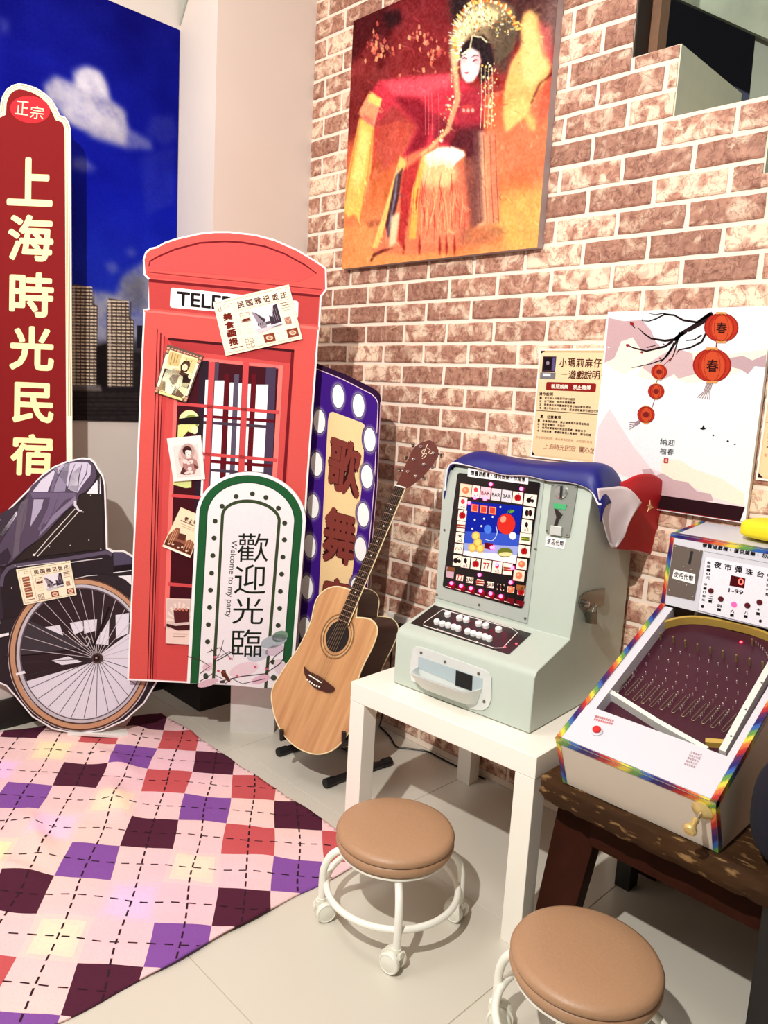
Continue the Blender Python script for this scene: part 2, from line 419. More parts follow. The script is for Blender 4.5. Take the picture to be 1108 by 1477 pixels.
for n, (a, b, z0, z1) in enumerate(bricks):
    P = ((a+b)/2, WY, (z0+z1)/2)
    if n < 300:
        if abs((b-a)-.1735) < .001 and abs((z1-z0)-.0545) < .001: me = rnd.choice(full)
        else:
            v, f = brick_mesh(b-a, z1-z0, n); me = bpy.data.meshes.new('brick'); me.from_pydata(v, [], f); me.materials.append(brick_m)
        o = bpy.data.objects.new('brick', me); C.objects.link(o); o.parent = wall; o.location = P
    else:
        v, f = brick_mesh(b-a, z1-z0, n % 40); rest.add([(x+P[0], y+P[1], z+P[2]) for x, y, z in v], f)
rest.build('brick_courses', brick_m, wall, kind='stuff')
# what stands behind the opening
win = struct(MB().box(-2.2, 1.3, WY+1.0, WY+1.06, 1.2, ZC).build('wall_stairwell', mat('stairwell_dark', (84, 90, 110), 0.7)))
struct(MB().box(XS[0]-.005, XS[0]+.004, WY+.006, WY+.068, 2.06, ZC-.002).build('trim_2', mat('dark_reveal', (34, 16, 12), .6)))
post = MB().box(-1.098, -1.046, 1.945, 1.99, 2.06, ZC-.002).build('trim_3', mat('old_brown_post', (150, 112, 84), .5, rgb2=(104, 70, 50), scale=18)); struct(post)
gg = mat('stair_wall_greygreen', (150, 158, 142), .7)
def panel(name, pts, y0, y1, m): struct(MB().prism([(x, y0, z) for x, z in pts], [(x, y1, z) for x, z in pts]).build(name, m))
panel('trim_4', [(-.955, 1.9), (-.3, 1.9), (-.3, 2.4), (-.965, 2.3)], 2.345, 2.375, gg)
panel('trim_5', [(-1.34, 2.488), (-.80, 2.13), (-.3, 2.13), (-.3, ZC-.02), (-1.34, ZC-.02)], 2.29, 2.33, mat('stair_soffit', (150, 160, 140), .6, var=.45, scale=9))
for i, (xj, za, zb2) in enumerate(((XS[1], 1.892, 2.056), (XS[2], 1.725, 1.892), (XS[3], 1.56, 1.725))):
    struct(MB().box(xj+.0002, xj+.004, WY+.0004, WY+th-.002, za+.0005, zb2-.0005).build('trim_%d' % (6+i), mat('jamb_greygreen', (212, 218, 196), .6)))
area('stairwell_lamp', (-1.12, 2.17, 2.56), .05, .55, (1, .98, .9), (-1.1, 2.4, 2.4))
ou = root('wall_outlet', 'white wall outlet low on the brick wall beside the guitar', 'outlet', (-1.735, WY-.007, .40))
bevel(MB().box(-.06, .06, -.012, .006, -.035, .035).build('face_plate', mat('outlet_white', (240, 234, 224), .4), ou), .003)
MB().box(.005, .045, -.05, -.0125, -.03, .01).build('plug', mat('black_plastic', (22, 18, 20), .4), ou)

# ---------------------------------------------------------------- city banner on the left wall
YB0, YB1, ZB0, ZB1 = .62, YP-.003, 1.036, 2.386
r_ = root('city_banner', 'tall blue sky banner of two tower blocks hung on the left wall', 'banner', (XM, 1.04, ZB0))
MB().box(XM+.001, XM+.006, YB0, YB1, ZB0, ZB1).build('cloth_backing', mat('banner_edge', (190, 190, 200), .7), r_, True)
A = Art([(XM+.0072, YB0, ZB1), (XM+.0072, YB1, ZB1), (XM+.0072, YB1, ZB0), (XM+.0072, YB0, ZB0)], 380, 610, (0, 0, 0))
yy = np.linspace(0, 1, A.H)[:, None, None]
top, mid, low = np.array((2, 4, 104.)), np.array((4, 16, 150.)), np.array((30, 52, 176.))
A.a[:] = np.where(yy < .45, top+(mid-top)*yy/.45, mid+(low-mid)*np.clip((yy-.45)/.35, 0, 1))
A.a += ((noise(A.H, A.W, 60)-.5)*14+(noise(A.H, A.W, 22)-.5)*8)[..., None]*np.array((.5, .7, 1.3))
k = crop(0, 0, 2.383)
cl = (172, 168, 186)
for pts, a in ((k(150,295,190,262,255,290,262,245,300,232,345,250,365,290,375,340,430,380,440,440,430,500,330,470,245,430,205,390,160,340), .95),
               (k(330,400,440,440,520,485,525,515,430,512,300,470), .5), (k(240,545,290,540,335,585,300,592,245,580), .4), (k(0,60,30,70,30,110,0,120), .25),
               (k(360,905,395,900,412,930,380,945), .35), (k(430,860,460,850,470,875,440,885), .3), (k(520,400,600,395,610,480,560,500,500,460), .16), (k(480,540,600,500,600,700,500,740), .10)):
    A.poly(pts, cl, a, 4, .35)
A.poly(k(250,250,300,232,345,250,365,290,375,340,300,330,262,300), (224, 220, 230), .8, 5, .5)
A.poly(k(190,270,250,300,380,390,430,450,330,440,230,400), (214, 210, 222), .6, 6, .6)
A.poly(k(240,1010,320,1000,400,1010,420,960,440,935,490,905,620,890,620,1330,240,1330), (150, 150, 160), .9, 5, .5)
A.poly(k(420,960,470,940,500,950,500,1060,430,1070), (92, 90, 98), .7, 6, .5)
A.poly(k(240,1180,620,1160,620,1340,240,1340), (40, 36, 40), .85, 5, .4)
def tower(x0, x1, yt, yb, col):
    A.poly(k(x0, yt+40, x0+8, yt, x1-20, yt+12, x1-14, yt+70, x1, yt+75, x1, yb, x0, yb), (74, 62, 58))
    y = yt+8; 
    while y < yb:
        A.poly(k(x0+3, y, x1-18 if y < yt+70 else x1-3, y+2, x1-18 if y < yt+70 else x1-3, y+7, x0+3, y+5), col, .9); y += 11.5
    for x in np.linspace(x0+16, x1-14, 5): A.poly(k(x, yt+12, x+4, yt+12, x+4, yb, x, yb), (60, 48, 46), .8)
    A.poly(k(x0+6, yt+6, x0+14, yt+6, x0+16, yb, x0+8, yb), (214, 200, 184), .5)
tower(243, 335, 975, 1322, (236, 218, 190)); tower(366, 460, 1024, 1330, (228, 210, 184)); tower(-30, 20, 960, 1320, (200, 186, 166)); tower(150, 215, 1000, 1322, (200, 186, 166))
A.poly(k(330,1190,368,1180,368,1335,330,1335), (22, 16, 18), 1, 1); A.poly(k(470,1118,492,1118,492,1196,470,1196), (26, 26, 34))
A.poly(k(455,1210,620,1215,620,1335,455,1335), (34, 28, 30), 1, 2, .3)
A.poly(k(-200,1330,700,1330,700,1500,-200,1500), (30, 24, 26), 1, 1); A.poly(k(240,1322,345,1322,350,1345,245,1342), (150, 140, 134), .6, 1, .4)
for q in range(9):
    y = 1352+q*11; A.line(k(-100, y, 150, y+rnd.uniform(-3, 3), 330, y+rnd.uniform(-4, 4), 620, y), 1.2, (92, 84, 84), .5, 1)
A.grain(8, 1.5); A.build('printed_scene', r_)
# ---------------------------------------------------------------- standees
NF = np.array([.705, -.709, 0.0])                      # faces the camera
def fplane(d): return Plane(-NF*d, NF)
PLB, PLR, PLW = fplane(2.345), fplane(2.378), fplane(2.320)
def base_of(pl, x, y, z=0.0):
    P = pl.at(x, y); return (P[0], P[1], z)
# ---- red vertical name board
hv = ray(4666, 569+.0577*(4666-554)); hv[2] = 0; hv /= np.linalg.norm(hv)
p0 = Plane((XM+.035, 0, 0), (1, 0, 0)).at(-12, 600)
PLS = Plane(p0, (hv[1], -hv[0], 0))
c = crop(0, 0, 2.383)
so = [(-17, 900), (-14, 600), (-13, 182), (-11, 170), (-6, 163), (0, 160)] + c(2,352,8,330,22,306,42,292,65,286,92,290,122,300,152,318,178,342,196,372,206,396,224,402,236,418,242,442,243,470) + [(104, 600), (106, 900)]
t = root('name_board', 'tall red board with cream lettering against the blue city banner', 'sign', base_of(PLS, 50, 900))
board('sign_panel', PLS, so, .012, t, (250, 244, 218), 'cream_edge')
pr = Print(PLS)
pr.poly(so, (252, 246, 220), 0)
pr.line(inset(so, 2.6)[1:-1], .9, (150, 128, 66), 1); pr.line(inset(so, 5.2)[1:-1], .8, (166, 146, 84), 1); pr.line(inset(so, 7.4)[1:-1], .7, (170, 150, 90), 1)
pr.poly(inset(so, 8.6), (128, 26, 28), 1)
pr.poly(oval(43.5, 158, 29, 19.5, .12), (206, 44, 52), 2)
for i, (a, q) in enumerate([('正', c(56,345,100,350,97,398,53,392)), ('宗', c(106,362,152,368,149,412,102,406))]): pr.text(a, q, (250, 226, 190), 3, .012)
for a, x0, y0, x1, y1 in (('上', 25, 538, 182, 705), ('海', 28, 735, 185, 895), ('時', 33, 932, 186, 1088), ('光', 33, 1118, 187, 1270), ('民', 43, 1312, 186, 1452)):
    pr.text(a, c(x0, y0, x1, y0+6, x1-2, y1+6, x0-2, y1), (252, 240, 178), 3, .028)
pr.text('宿', [(16, 625), (77, 627), (75, 687), (14, 685)], (252, 240, 178), 3, .028)
pr.build('printed_face', t)

# ---- rickshaw cut-out
k = crop(0, 640, 5.54); g = crop(0, 640, 3.358)
ro = [(-12, 985), (-12, 790)] + k(-40,640,0,600,60,530,230,360,330,250,430,180,540,135,650,112,720,118,760,150,790,205,825,255,842,330,850,560,858,835,900,858,985,856,1060,900) + [(215, 806), (232, 850), (238, 900), (236, 950), (226, 985), (208, 1015), (180, 1040), (146, 1055), (110, 1059), (76, 1052), (46, 1034), (22, 1005), (9, 990), (0, 986)]
t = root('rickshaw_cutout', 'black rickshaw cut-out board with a brown-tyred wheel, left of the red booth', 'standee', base_of(PLR, 110, 1058))
board('cutout_panel', PLR, ro, .01, t)
pr = Print(PLR); ri = inset(ro, 2.2)
pr.poly(ro, (244, 236, 238), 0); pr.poly(ri, (50, 40, 44), 1)
hub = (140.5, 949.5)
pr.oval(116, 945, 104.5, 110, (238, 226, 232), 1.5, n=72)
# wheel seen through to the wall colour, tyre, rim
pr.oval(115, 944.5, 103, 109.5, (96, 62, 50), 2, n=72); pr.oval(115.5, 944, 101, 107.5, (196, 148, 116), 3, n=72); pr.oval(116.5, 943.5, 95, 101.5, (88, 66, 64), 4, n=72)
pr.oval(117, 943, 93.5, 100, (206, 198, 206), 5, n=72); pr.oval(117.5, 943, 89, 95.5, (104, 88, 98), 6, n=72); pr.oval(118, 943, 87.5, 93.5, (52, 38, 42), 7, n=72)
# pale panel showing through the lower half of the wheel
pr.poly(g(88,1162,440,1062,500,1010,616,925,660,900,690,1050,660,1200,600,1270,540,1315,470,1340,390,1352,320,1345,240,1315,170,1265,120,1215), (222, 216, 228), 8)
pr.poly(g(218,888,290,878,306,928,240,918), (226, 220, 232), 8); pr.poly(g(338,868,400,858,404,905,360,925), (226, 220, 232), 8)
pr.poly(g(405,855,470,850,466,905,408,920), (226, 220, 232), 8); pr.poly(g(530,850,525,975,455,970,500,900), (226, 220, 232), 8); pr.poly(g(560,830,625,820,622,918,562,945), (226, 220, 232), 8)
pr.poly(g(250,1050,330,1030,400,1058,300,1072), (226, 220, 232), 8)
pr.poly(g(150,860,30,1030,430,985), (66, 58, 64), 8.5); pr.line(g(20,1032,200,1020,440,985), .8, (24, 14, 18), 9)
for i in range(30):
    a = 2*PI*i/30+.07; ex, ey = 118+87*math.cos(a), 943+93*math.sin(a)
    up = math.sin(a) < .1
    pr.line([hub, (ex, ey)], .8, (196, 184, 188) if up else (64, 50, 58), 10)
pr.line(g(330,908,400,975,425,980,436,945,420,932,412,950), 1.3, (206, 196, 196), 11); pr.line(g(455,975,530,790), 3, (34, 22, 24), 11)
pr.oval(hub[0], hub[1], 8.5, 7.5, (74, 54, 50), 12); pr.oval(hub[0]-1, hub[1], 5, 5, (42, 26, 26), 13); pr.oval(hub[0]-1.5, hub[1]-.5, 1.5, 1.5, (170, 150, 140), 14)
# body, hood, mudguard
pr.line(oval(115.6, 944, 102.6, 109.2, n=72), 1.6, (96, 62, 50), 11.4, closed=True); pr.line(oval(116, 943.8, 98, 104.5, n=72), 6.6, (196, 148, 116), 11.5, closed=True); pr.line(oval(116.8, 943.3, 94.2, 100.6, n=72), 1.6, (88, 66, 64), 11.6, closed=True); pr.line(oval(117.2, 943, 91, 97.6, n=72), 4.4, (196, 188, 196), 11.7, closed=True); pr.line(oval(117.6, 943, 88.6, 95, n=72), 1.6, (104, 88, 98), 11.8, closed=True)
pr.poly(k(40,980,90,960,140,940,850,850,900,880,908,975,1060,965,1060,1110,1010,1080,950,1062,860,1046,770,1040,680,1050,590,1080,480,1130,380,1200,300,1290,250,1390,0,1390,-350,1300,-300,1000), (46, 36, 40), 8)
pr.poly(k(905,865,985,866,1052,905,1050,965,908,975), (80, 70, 92), 9); pr.poly(k(908,975,1050,962,1050,1000,905,1030), (34, 22, 28), 9.5); pr.line(k(905,1032,1050,1012), 1.2, (226, 220, 224), 10)
pr.poly(k(940,1058,1050,1050,1050,1130,1000,1085), (232, 226, 230), 10)
pr.line(k(10,1140,20,1060,60,1000,110,975,200,965,500,925,850,868,895,886), 5.5, (92, 80, 100), 11)
pr.line(k(140,985,200,975,520,940), 1.0, (214, 206, 210), 12); pr.line(k(570,948,700,930,815,918), 1.2, (214, 206, 210), 12); pr.line(k(600,1078,700,1056,780,1050), .9, (226, 218, 218), 12)
hood = k(-120,640,0,660,60,590,200,440,250,340,340,260,440,190,560,145,660,130,725,138,760,190,772,250,750,310,690,380,630,410,620,450,590,490,520,540,440,630,340,740,200,840,100,940,40,975,-200,975)
pr.poly(hood, (86, 72, 92), 12)
pr.poly(k(772,225,812,330,822,560,826,840,320,900,110,950,420,660,600,490,640,420,770,300), (50, 40, 38), 12.5)
pr.poly(k(800,262,808,400,792,402,692,398), (234, 228, 236), 13); pr.poly(k(778,255,800,268,796,400,782,402), (46,34,36), 13)
for q, col in ((k(430,200,500,168,600,148,700,150,730,175,722,250,660,330,620,390,560,370,540,340), (204, 194, 216)), (k(260,385,330,290,430,210,440,230,380,385), (214, 206, 224)), (k(0,725,60,640,130,540,140,560,60,690,20,735), (216, 208, 222)),
               (k(270,445,348,445,330,520,240,668), (176, 164, 188)), (k(445,190,470,180,430,380,400,385), (120, 106, 132)), (k(480,170,560,150,520,380,430,385,440,330), (150, 138, 164)),
               (k(150,480,230,430,200,640,160,760,150,880,100,920), (104, 92, 104)), (k(240,390,600,392,612,420,520,450,430,560,380,640,330,700,300,690,380,520,400,430,260,435), (110, 94, 122)), (k(60,830,90,900,60,960,0,970,-100,960), (58, 46, 58)),
               (k(600,420,612,450,430,620,310,740,340,640), (138, 124, 150)), (k(560,250,640,180,640,330,612,385,545,360), (232, 226, 240)), (k(0,560,170,470,130,560,60,700,0,800), (66, 54, 66))):
    pr.poly(q, col, 14)
for q in (k(600,160,560,260,545,350), k(660,140,630,270,620,380), k(520,170,470,250,420,380), k(700,160,690,240,640,330), k(230,440,190,560,160,760), k(470,400,420,560,330,700), k(190,480,120,620,60,800)): pr.line(q, [.6, 1.6, .6], (96, 80, 108), 15)
for q in (k(270,895,400,740,600,520), k(300,900,460,730,625,545)): pr.line(q, 1.2, (216, 204, 200), 16)
pr.line(k(600,455,600,490,630,535,655,535), [4, 4, 3, 2], (212, 204, 216), 17); pr.oval(*k(272,888)[0], 2, 1.6, (240, 230, 230), 17)
for q in ((725,413), (395,822), (562,812), (805,843), (665,545), (93,1152), (120,975), (710,770), (-60, 1200)): pr.oval(*k(*q)[0], .9, .8, (206, 196, 196), 18)
pr.poly(k(-400,1600,70,1510,72,1530,-400,1650), (240, 234, 238), 12); pr.poly(g(76,1112,118,1100,124,1112,80,1124), (240, 234, 238), 12)
pr.poly(k(-400, 985, 0, 985, 20, 1010, 0, 1100, 30, 1400, -400, 1500), (58, 46, 56), 10)
pr.build('printed_face', t)
P = PLR.at(130, 1045)
ft = MB(); q = Matrix(((RT[0], 0, -NF[0], P[0]), (RT[1], 0, -NF[1], P[1]), (0, 1, 0, 0.012), (0, 0, 0, 1)))
ft.prism([tuple(q @ Vector((x, 0, z))) for x, z in ((-.07, -.012), (.10, -.012), (.125, .005), (.10, .05), (-.07, .05))], [tuple(q @ Vector((x, .008, z))) for x, z in ((-.07, -.012), (.10, -.012), (.125, .005), (.10, .05), (-.07, .05))])
ft.build('foot', mat('foam_board_white', (236, 230, 226), .55), t, True)

# ---- red telephone booth cut-out
c2 = crop(180, 320, 2.77); c3 = crop(180, 600, 2.77); c6 = crop(225, 560, 5.153)
bo = [(183.5, 981)] + c2(75,350,93,345,97,232,76,212,72,150,82,120,102,104,126,99,160,80,210,64,300,44,360,38,420,38,520,49,600,70,690,110,760,152,806,184,808,270,786,300,780,418) + [(460, 478), (443.5, 701), (426, 993)]
t = root('phone_booth_cutout', 'red telephone booth cut-out board with arched roof and TELEPHONE plate', 'standee', base_of(PLB, 300, 990))
board('cutout_panel', PLB, bo, .012, t, (246, 240, 238))
RED, RED2, DK, DK2 = (214, 86, 80), (200, 70, 70), (112, 22, 30), (66, 14, 22)
pr = Print(PLB); pr.poly(bo, (248, 242, 240), 0); pr.poly(inset(bo, 2.4), RED, 1)
pr.poly(c2(96,236,776,300,770,412,98,345), (188, 66, 64), 2)                         # lintel band
pr.poly(c2(96,228,778,292,778,302,96,240), DK, 3); pr.poly(c2(92,208,788,276,788,286,92,220), (204, 76, 74), 3)
arch = c2(96,178,100,158,130,140,200,110,300,84,400,78,470,82,560,98,640,128,720,172,766,206)
pr.line(arch, [1.5, 2, 2.4, 2.6, 2.6, 2.6, 2.6, 2.6, 2.4, 2.2, 1.4], DK, 4)
pr.poly(arch+c2(700,240,500,222,300,204,96,190), (208, 80, 78), 3)
pr.line(c2(90,200,400,232,600,252,786,270), 1.2, (150, 42, 46), 4)
def rr(q, r, n=5):
    o = []
    for i in range(4):
        a, b, d = np.array(q[i-1]), np.array(q[i]), np.array(q[(i+1) % 4]); u = (a-b)/np.linalg.norm(a-b)*r; v = (d-b)/np.linalg.norm(d-b)*r
        for j in range(n+1): s = j/n; o.append(tuple(b+u*(1-s)**2+v*s**2))
    return o
pr.poly(rr(c2(184,262,694,316,692,386,180,342), 4), (252, 248, 250), 4)
pr.text('TELEPHONE', c2(208,276,660,322,658,378,206,334), (28, 18, 20), 5, .034)
pr.poly(c2(78,352,776,420,774,432,78,360), (240, 116, 108), 3)
pr.line([(227, 475), (222, 640), (213, 980)], 1.2, DK2, 4); pr.line([(232, 480), (227, 640), (217, 980)], 1.8, DK, 4); pr.line([(237, 485), (231, 640), (220, 980)], 1.2, DK2, 4)
pr.poly([(237, 485), (243, 489), (236, 640), (226, 980), (221, 980), (232, 640)], (198, 66, 66), 3)
# recessed door surround
pr.poly([(242.5, 487), (424, 504.5), (412, 720), (404, 980), (226, 980), (236, 640)], (206, 76, 74), 3)
pr.poly([(242.5, 487), (424.5, 504.5), (424, 508), (243, 491)], DK2, 5); pr.poly([(424.5, 504.5), (410, 730), (400, 900), (397.5, 900), (406, 720), (420, 508)], DK, 5)
pr.poly([(243, 491), (421, 508), (419, 524), (262, 505), (250, 500)], (176, 56, 58), 4)
pr.poly([(258, 513), (408, 527), (407, 533), (258, 519)], (236, 112, 106), 5)
pr.poly([(402, 527), (408.5, 527.5), (398, 720), (390, 900), (384, 900), (391, 720)], (240, 122, 114), 6)
pr.poly([(254, 516), (259, 517), (250, 707), (243, 905), (236, 905), (244, 707)], (236, 112, 106), 6)
# glazed part
pr.poly([(259, 518), (402.5, 531.5), (391.5, 720), (384, 905), (243, 892), (250, 707)], (64, 16, 26), 5)
def bar(x0t, x1t, x0b, x1b, yt, yb, col, l): pr.poly([(x0t, yt), (x1t, yt), (x1b, yb), (x0b, yb)], col, l)
bar(288, 301, 280, 292, 520, 735, (44, 28, 40), 5.6); bar(301, 316, 292, 305, 522, 735, (78, 66, 84), 5.5); bar(384, 398, 372, 389, 530, 800, (72, 56, 80), 5.6)
for x0, x1, d, yt in ((296.5, 300.8, -8, 548), (310, 324, -8, 549), (331.5, 337, -8, 552), (344, 349, -8, 553), (357, 362, -9, 554), (370, 387, -10, 555)):
    bar(x0, x1, x0+d, x1+d, yt, 735, (250, 250, 252), 6)
for x0, x1, col in ((324, 331, (92, 14, 26)), (338, 345, (86, 76, 96)), (363, 370, (96, 14, 26))): bar(x0, x1, x0-9, x1-9, 540, 735, col, 7)
def hb(y, w, col, l, x0=258, x1=400, sl=.085): pr.poly([(x0, y), (x1, y+(x1-x0)*sl), (x1-.5, y+w+(x1-x0)*sl), (x0-.5, y+w)], col, l)
hb(598, 4.2, (98, 12, 26), 8, 294, 396, .075); hb(607, 4.2, (70, 54, 70), 8, 294, 384, .07); hb(662, 4.5, (98, 12, 26), 8, 290, 392, .075); hb(675, 4, (70, 54, 70), 8, 290, 384, .07)
pr.oval(273, 607, 15, 15.5, (226, 226, 168), 6); pr.oval(276, 609, 11, 11, (132, 142, 66), 6.4, n=16); pr.poly([(258,604),(288,600),(288,612),(258,612)], (30, 18, 20), 7)
pr.poly([(257, 613), (282, 611), (284, 620), (278, 625), (271, 622), (264, 630), (256, 633)], (214, 220, 140), 6.5); pr.oval(281, 620, 4.5, 6, (232, 232, 180), 7)
pr.poly([(250, 690), (276, 692), (276, 703), (268, 704), (250, 699)], (214, 220, 140), 6.5)
for a, b, w in ((306, 296, 8.5), (355, 346.5, 8.5)): bar(a-w/2, a+w/2, b-w/2-3, b+w/2-3, 522, 790, (204, 74, 76), 9)
hb(580, 4.6, (204, 74, 76), 9, 256, 403); hb(649, 4.6, (204, 74, 76), 9, 252, 400); hb(712, 4.8, (204, 74, 76), 9, 248, 396); hb(778, 4.8, (204, 74, 76), 9, 246, 390); hb(840, 4.8, (204, 74, 76), 9, 243, 388)
pr.poly([(238, 903), (386, 912), (385, 916), (238, 908)], (150, 40, 44), 6)
pr.build('printed_face', t)
for xx in (345, 250):                                   # folded white easel legs that carry it clear of the floor
    a = PLB.at(xx-12, 955, -.014); b = PLB.at(xx+50, 960, -.014); e = b-a; e[2] = 0
    if xx == 345:
        q0 = np.array([-2.097, 1.416, 0]); q1 = np.array([-1.999, 1.529, 0])
        fr = [tuple(q0), tuple(q1), (b[0], b[1], .42), (a[0], a[1], .42)]
    else:
        q0 = np.array([a[0], a[1], 0])-np.array([.12, -.12, 0]); continue
    nb = np.array([-.7, .7, 0])*.05
    MB().prism(fr, [(x+nb[0], y+nb[1], z) for x, y, z in fr]).build('support_leg', mat('foam_board_white', (236, 230, 226), .55), t, True)

# ---- welcome board
def archp(d, ext=0):
    L0, L1 = (269.5, 985.5), (283, 744); R0, R1 = (421.5, 993), (440.8, 751)
    a = [(L0[0]+d, L0[1])]; a += [(361.9+x, 748+y) for x, y in [( (79.2-d)*math.cos(t), (67-d*(.95 if d < 20 else 1.1))*math.sin(t)+3.5*math.cos(t)) for t in np.linspace(PI, 2*PI, 30)]]
    a += [(R0[0]-d, R0[1])]; return a
t = root('welcome_board', 'white arch-topped welcome board with green border in front of the red booth', 'sign', base_of(PLW, 345, 990))
board('sign_panel', PLW, archp(0), .012, t, (248, 244, 242))
pr = Print(PLW); pr.poly(archp(0), (248, 244, 244), 0)
bt = lambda p: p
pr.poly(archp(4.6), (30, 84, 46), 1); pr.poly(archp(5.6), (34, 88, 50), 2); pr.poly(archp(15.5), (26, 68, 40), 2.5); pr.poly(archp(16.8), (238, 232, 234), 3)
pr.poly(archp(36), (58, 70, 44), 4); pr.poly(archp(40.5), (236, 228, 232), 5)
GD = (56, 62, 44)
dots = c3(445,322,389,361,361,420,357,488,352,558,347,628,343,696,339,765,334,834,331,902,324,1042, 510,311,564,326,614,369,639,428,638,495,632,564,627,632,622,701,619,769,613,837)+[(397.5, 926), (394, 955)]
for x, y in dots: pr.oval(x, y, 3.6, 3.6, GD, 5, n=16)
c7 = crop(300, 750, 7.03)
for a, q in (('歡', (300,135,612,425)), ('迎', (268,450,588,750)), ('光', (250,785,562,1055)), ('臨', (242,1105,545,1388))):
    pr.text(a, c7(q[0]+6,q[1],q[2]+6,q[1]+2,q[2]-6,q[3]+2,q[0]-6,q[3]), (28, 34, 24), 6, .012)
pr.text('Welcome to my party', [(342.5, 780), (334, 890.5), (323, 890), (331.5, 779)], (34, 36, 32), 6, .004)
# blossom and bird at its foot
cb = crop(180, 960, 4.26)
for x, y, rx, ry, col in ((395-0,925,20,9,(168,176,184)), (372,945,16,9,(196,196,206)), (404,918,12,8,(120,148,128)), (396,938,14,7,(206,186,200)), (352,966,22,10,(230,204,212)), (376,980,14,6,(222,180,196)), (300,962,8,6,(222,190,200)), (404,962,9,12,(226,206,214)), (300,985,16,5,(214,180,190))):
    pr.oval(x, y, rx, ry, col, 5.6, rot=-.3, n=16)
BR = (72, 44, 48)
for q, w in ((c3(330,945,380,925,430,975,440,930), 1.1), (c3(365,980,400,960,440,935), 1.4), (c3(345,930,375,965,420,940), .9), (c3(395,895,380,950,355,985), .9), (c3(250,960,300,975,340,1000,300,1030), 1.1), (c3(380,1060,470,1040,560,1030,620,990,640,960), 1.3), (c3(400,1070,430,1050,470,1070,560,1050), 1), (c3(560,1010,600,960,640,930), 1), (c3(300,1060,350,1030,390,1050), 1)): pr.line(q, w, BR, 7)
pr.poly(cb(590,40,605,25,620,30,622,45,632,60,650,95,640,105,615,75,598,65), (92, 48, 30), 8); pr.oval(*cb(608,40)[0], 2, 2, (120, 60, 36), 9, n=10)
pr.oval(*cb(497,62)[0], 3.4, 3.6, (60, 66, 58), 8, n=14); pr.oval(*cb(600,100)[0], 4.5, 2, (72, 60, 64), 8, n=12); pr.oval(*cb(915,75)[0], 4.5, 4, (70, 74, 62), 8, n=12)
for x, y in ((315, 968), (332, 950), (310, 948), (385, 965), (342, 975), (368, 962)): pr.oval(x, y, 2.2, 1.8, (196, 96, 112), 8, n=10)
pr.build('printed_face', t)

# ---- dance hall sign between the booth and the brick wall
c4 = crop(450, 420, 5.274); c5 = crop(380, 620, 2.84)
PLN = Plane(-NF*2.405, (.69, -.724, 0))
no = [(425, 512), (458.5, 524.5)] + c4(250,630,470,740,500,762,520,790,526,830) + [(545, 700), (536, 800), (525, 900), (505, 1075), (422, 1056)]
t = root('dance_hall_sign', 'purple sign edged with white bulbs behind the guitar and red booth', 'sign', base_of(PLN, 480, 1010))
board('sign_panel', PLN, no, .015, t, (70, 40, 80), 'purple_edge')
pr = Print(PLN); pr.poly(no, (44, 16, 52), 0)
ni = [(425, 520), (458.5, 532)] + c4(240,670,455,780,490,815,505,850,506,880) + [(540.5, 700), (531.5, 800), (521, 900), (510, 1010), (420, 1010)]
pr.poly(ni, (238, 206, 222), 1); pr.poly(inset(ni, 1.1), (62, 22, 128), 2)
pr.line([(549, 580), (544.3, 700), (535.2, 800), (524, 900)], .8, (214, 170, 200), 1)
bulbs = [(487.9, 571.7), (517.3, 585), (460.8, 607.7), (456.6, 669.3), (451.5, 730), (447, 787.7), (442.8, 847), (440, 907), (533.4, 634.3), (529.3, 687.4), (524, 742.6), (520, 792), (514, 850), (508, 905)]
for x, y in bulbs:
    for j, (kk, col) in enumerate(((1.42, (84, 52, 140)), (1.24, (130, 110, 160)), (1.1, (90, 84, 110)), (1.0, (252, 250, 250)))): pr.oval(x, y, 8.3*kk, 17*kk*(1 if kk < 1.2 else .97), col, 3+j, rot=-.05)
pn = [(458, 1000)]+[(459.8, 860), (467, 720), (473.2, 606)] + c4(132,935,140,922,160,918,380,1000,400,1018,404,1045) + [(523, 690), (506.7, 845), (492, 1000)]
pr.poly(pn, (248, 212, 158), 3)
for a, q in (('歌', [(477, 625), (523.5, 642), (517.5, 722), (469.5, 703)]), ('舞', [(469, 728), (515.5, 741), (509.5, 818), (463, 809)]), ('廳', [(464, 829), (508, 837), (500, 925), (456, 918)])):
    pr.text(a, q, (56, 16, 20), 7, .075); pr.text(a, [(x+.3, y+.2) for x, y in q], (128, 58, 50), 8, .03)
pr.build('printed_face', t)

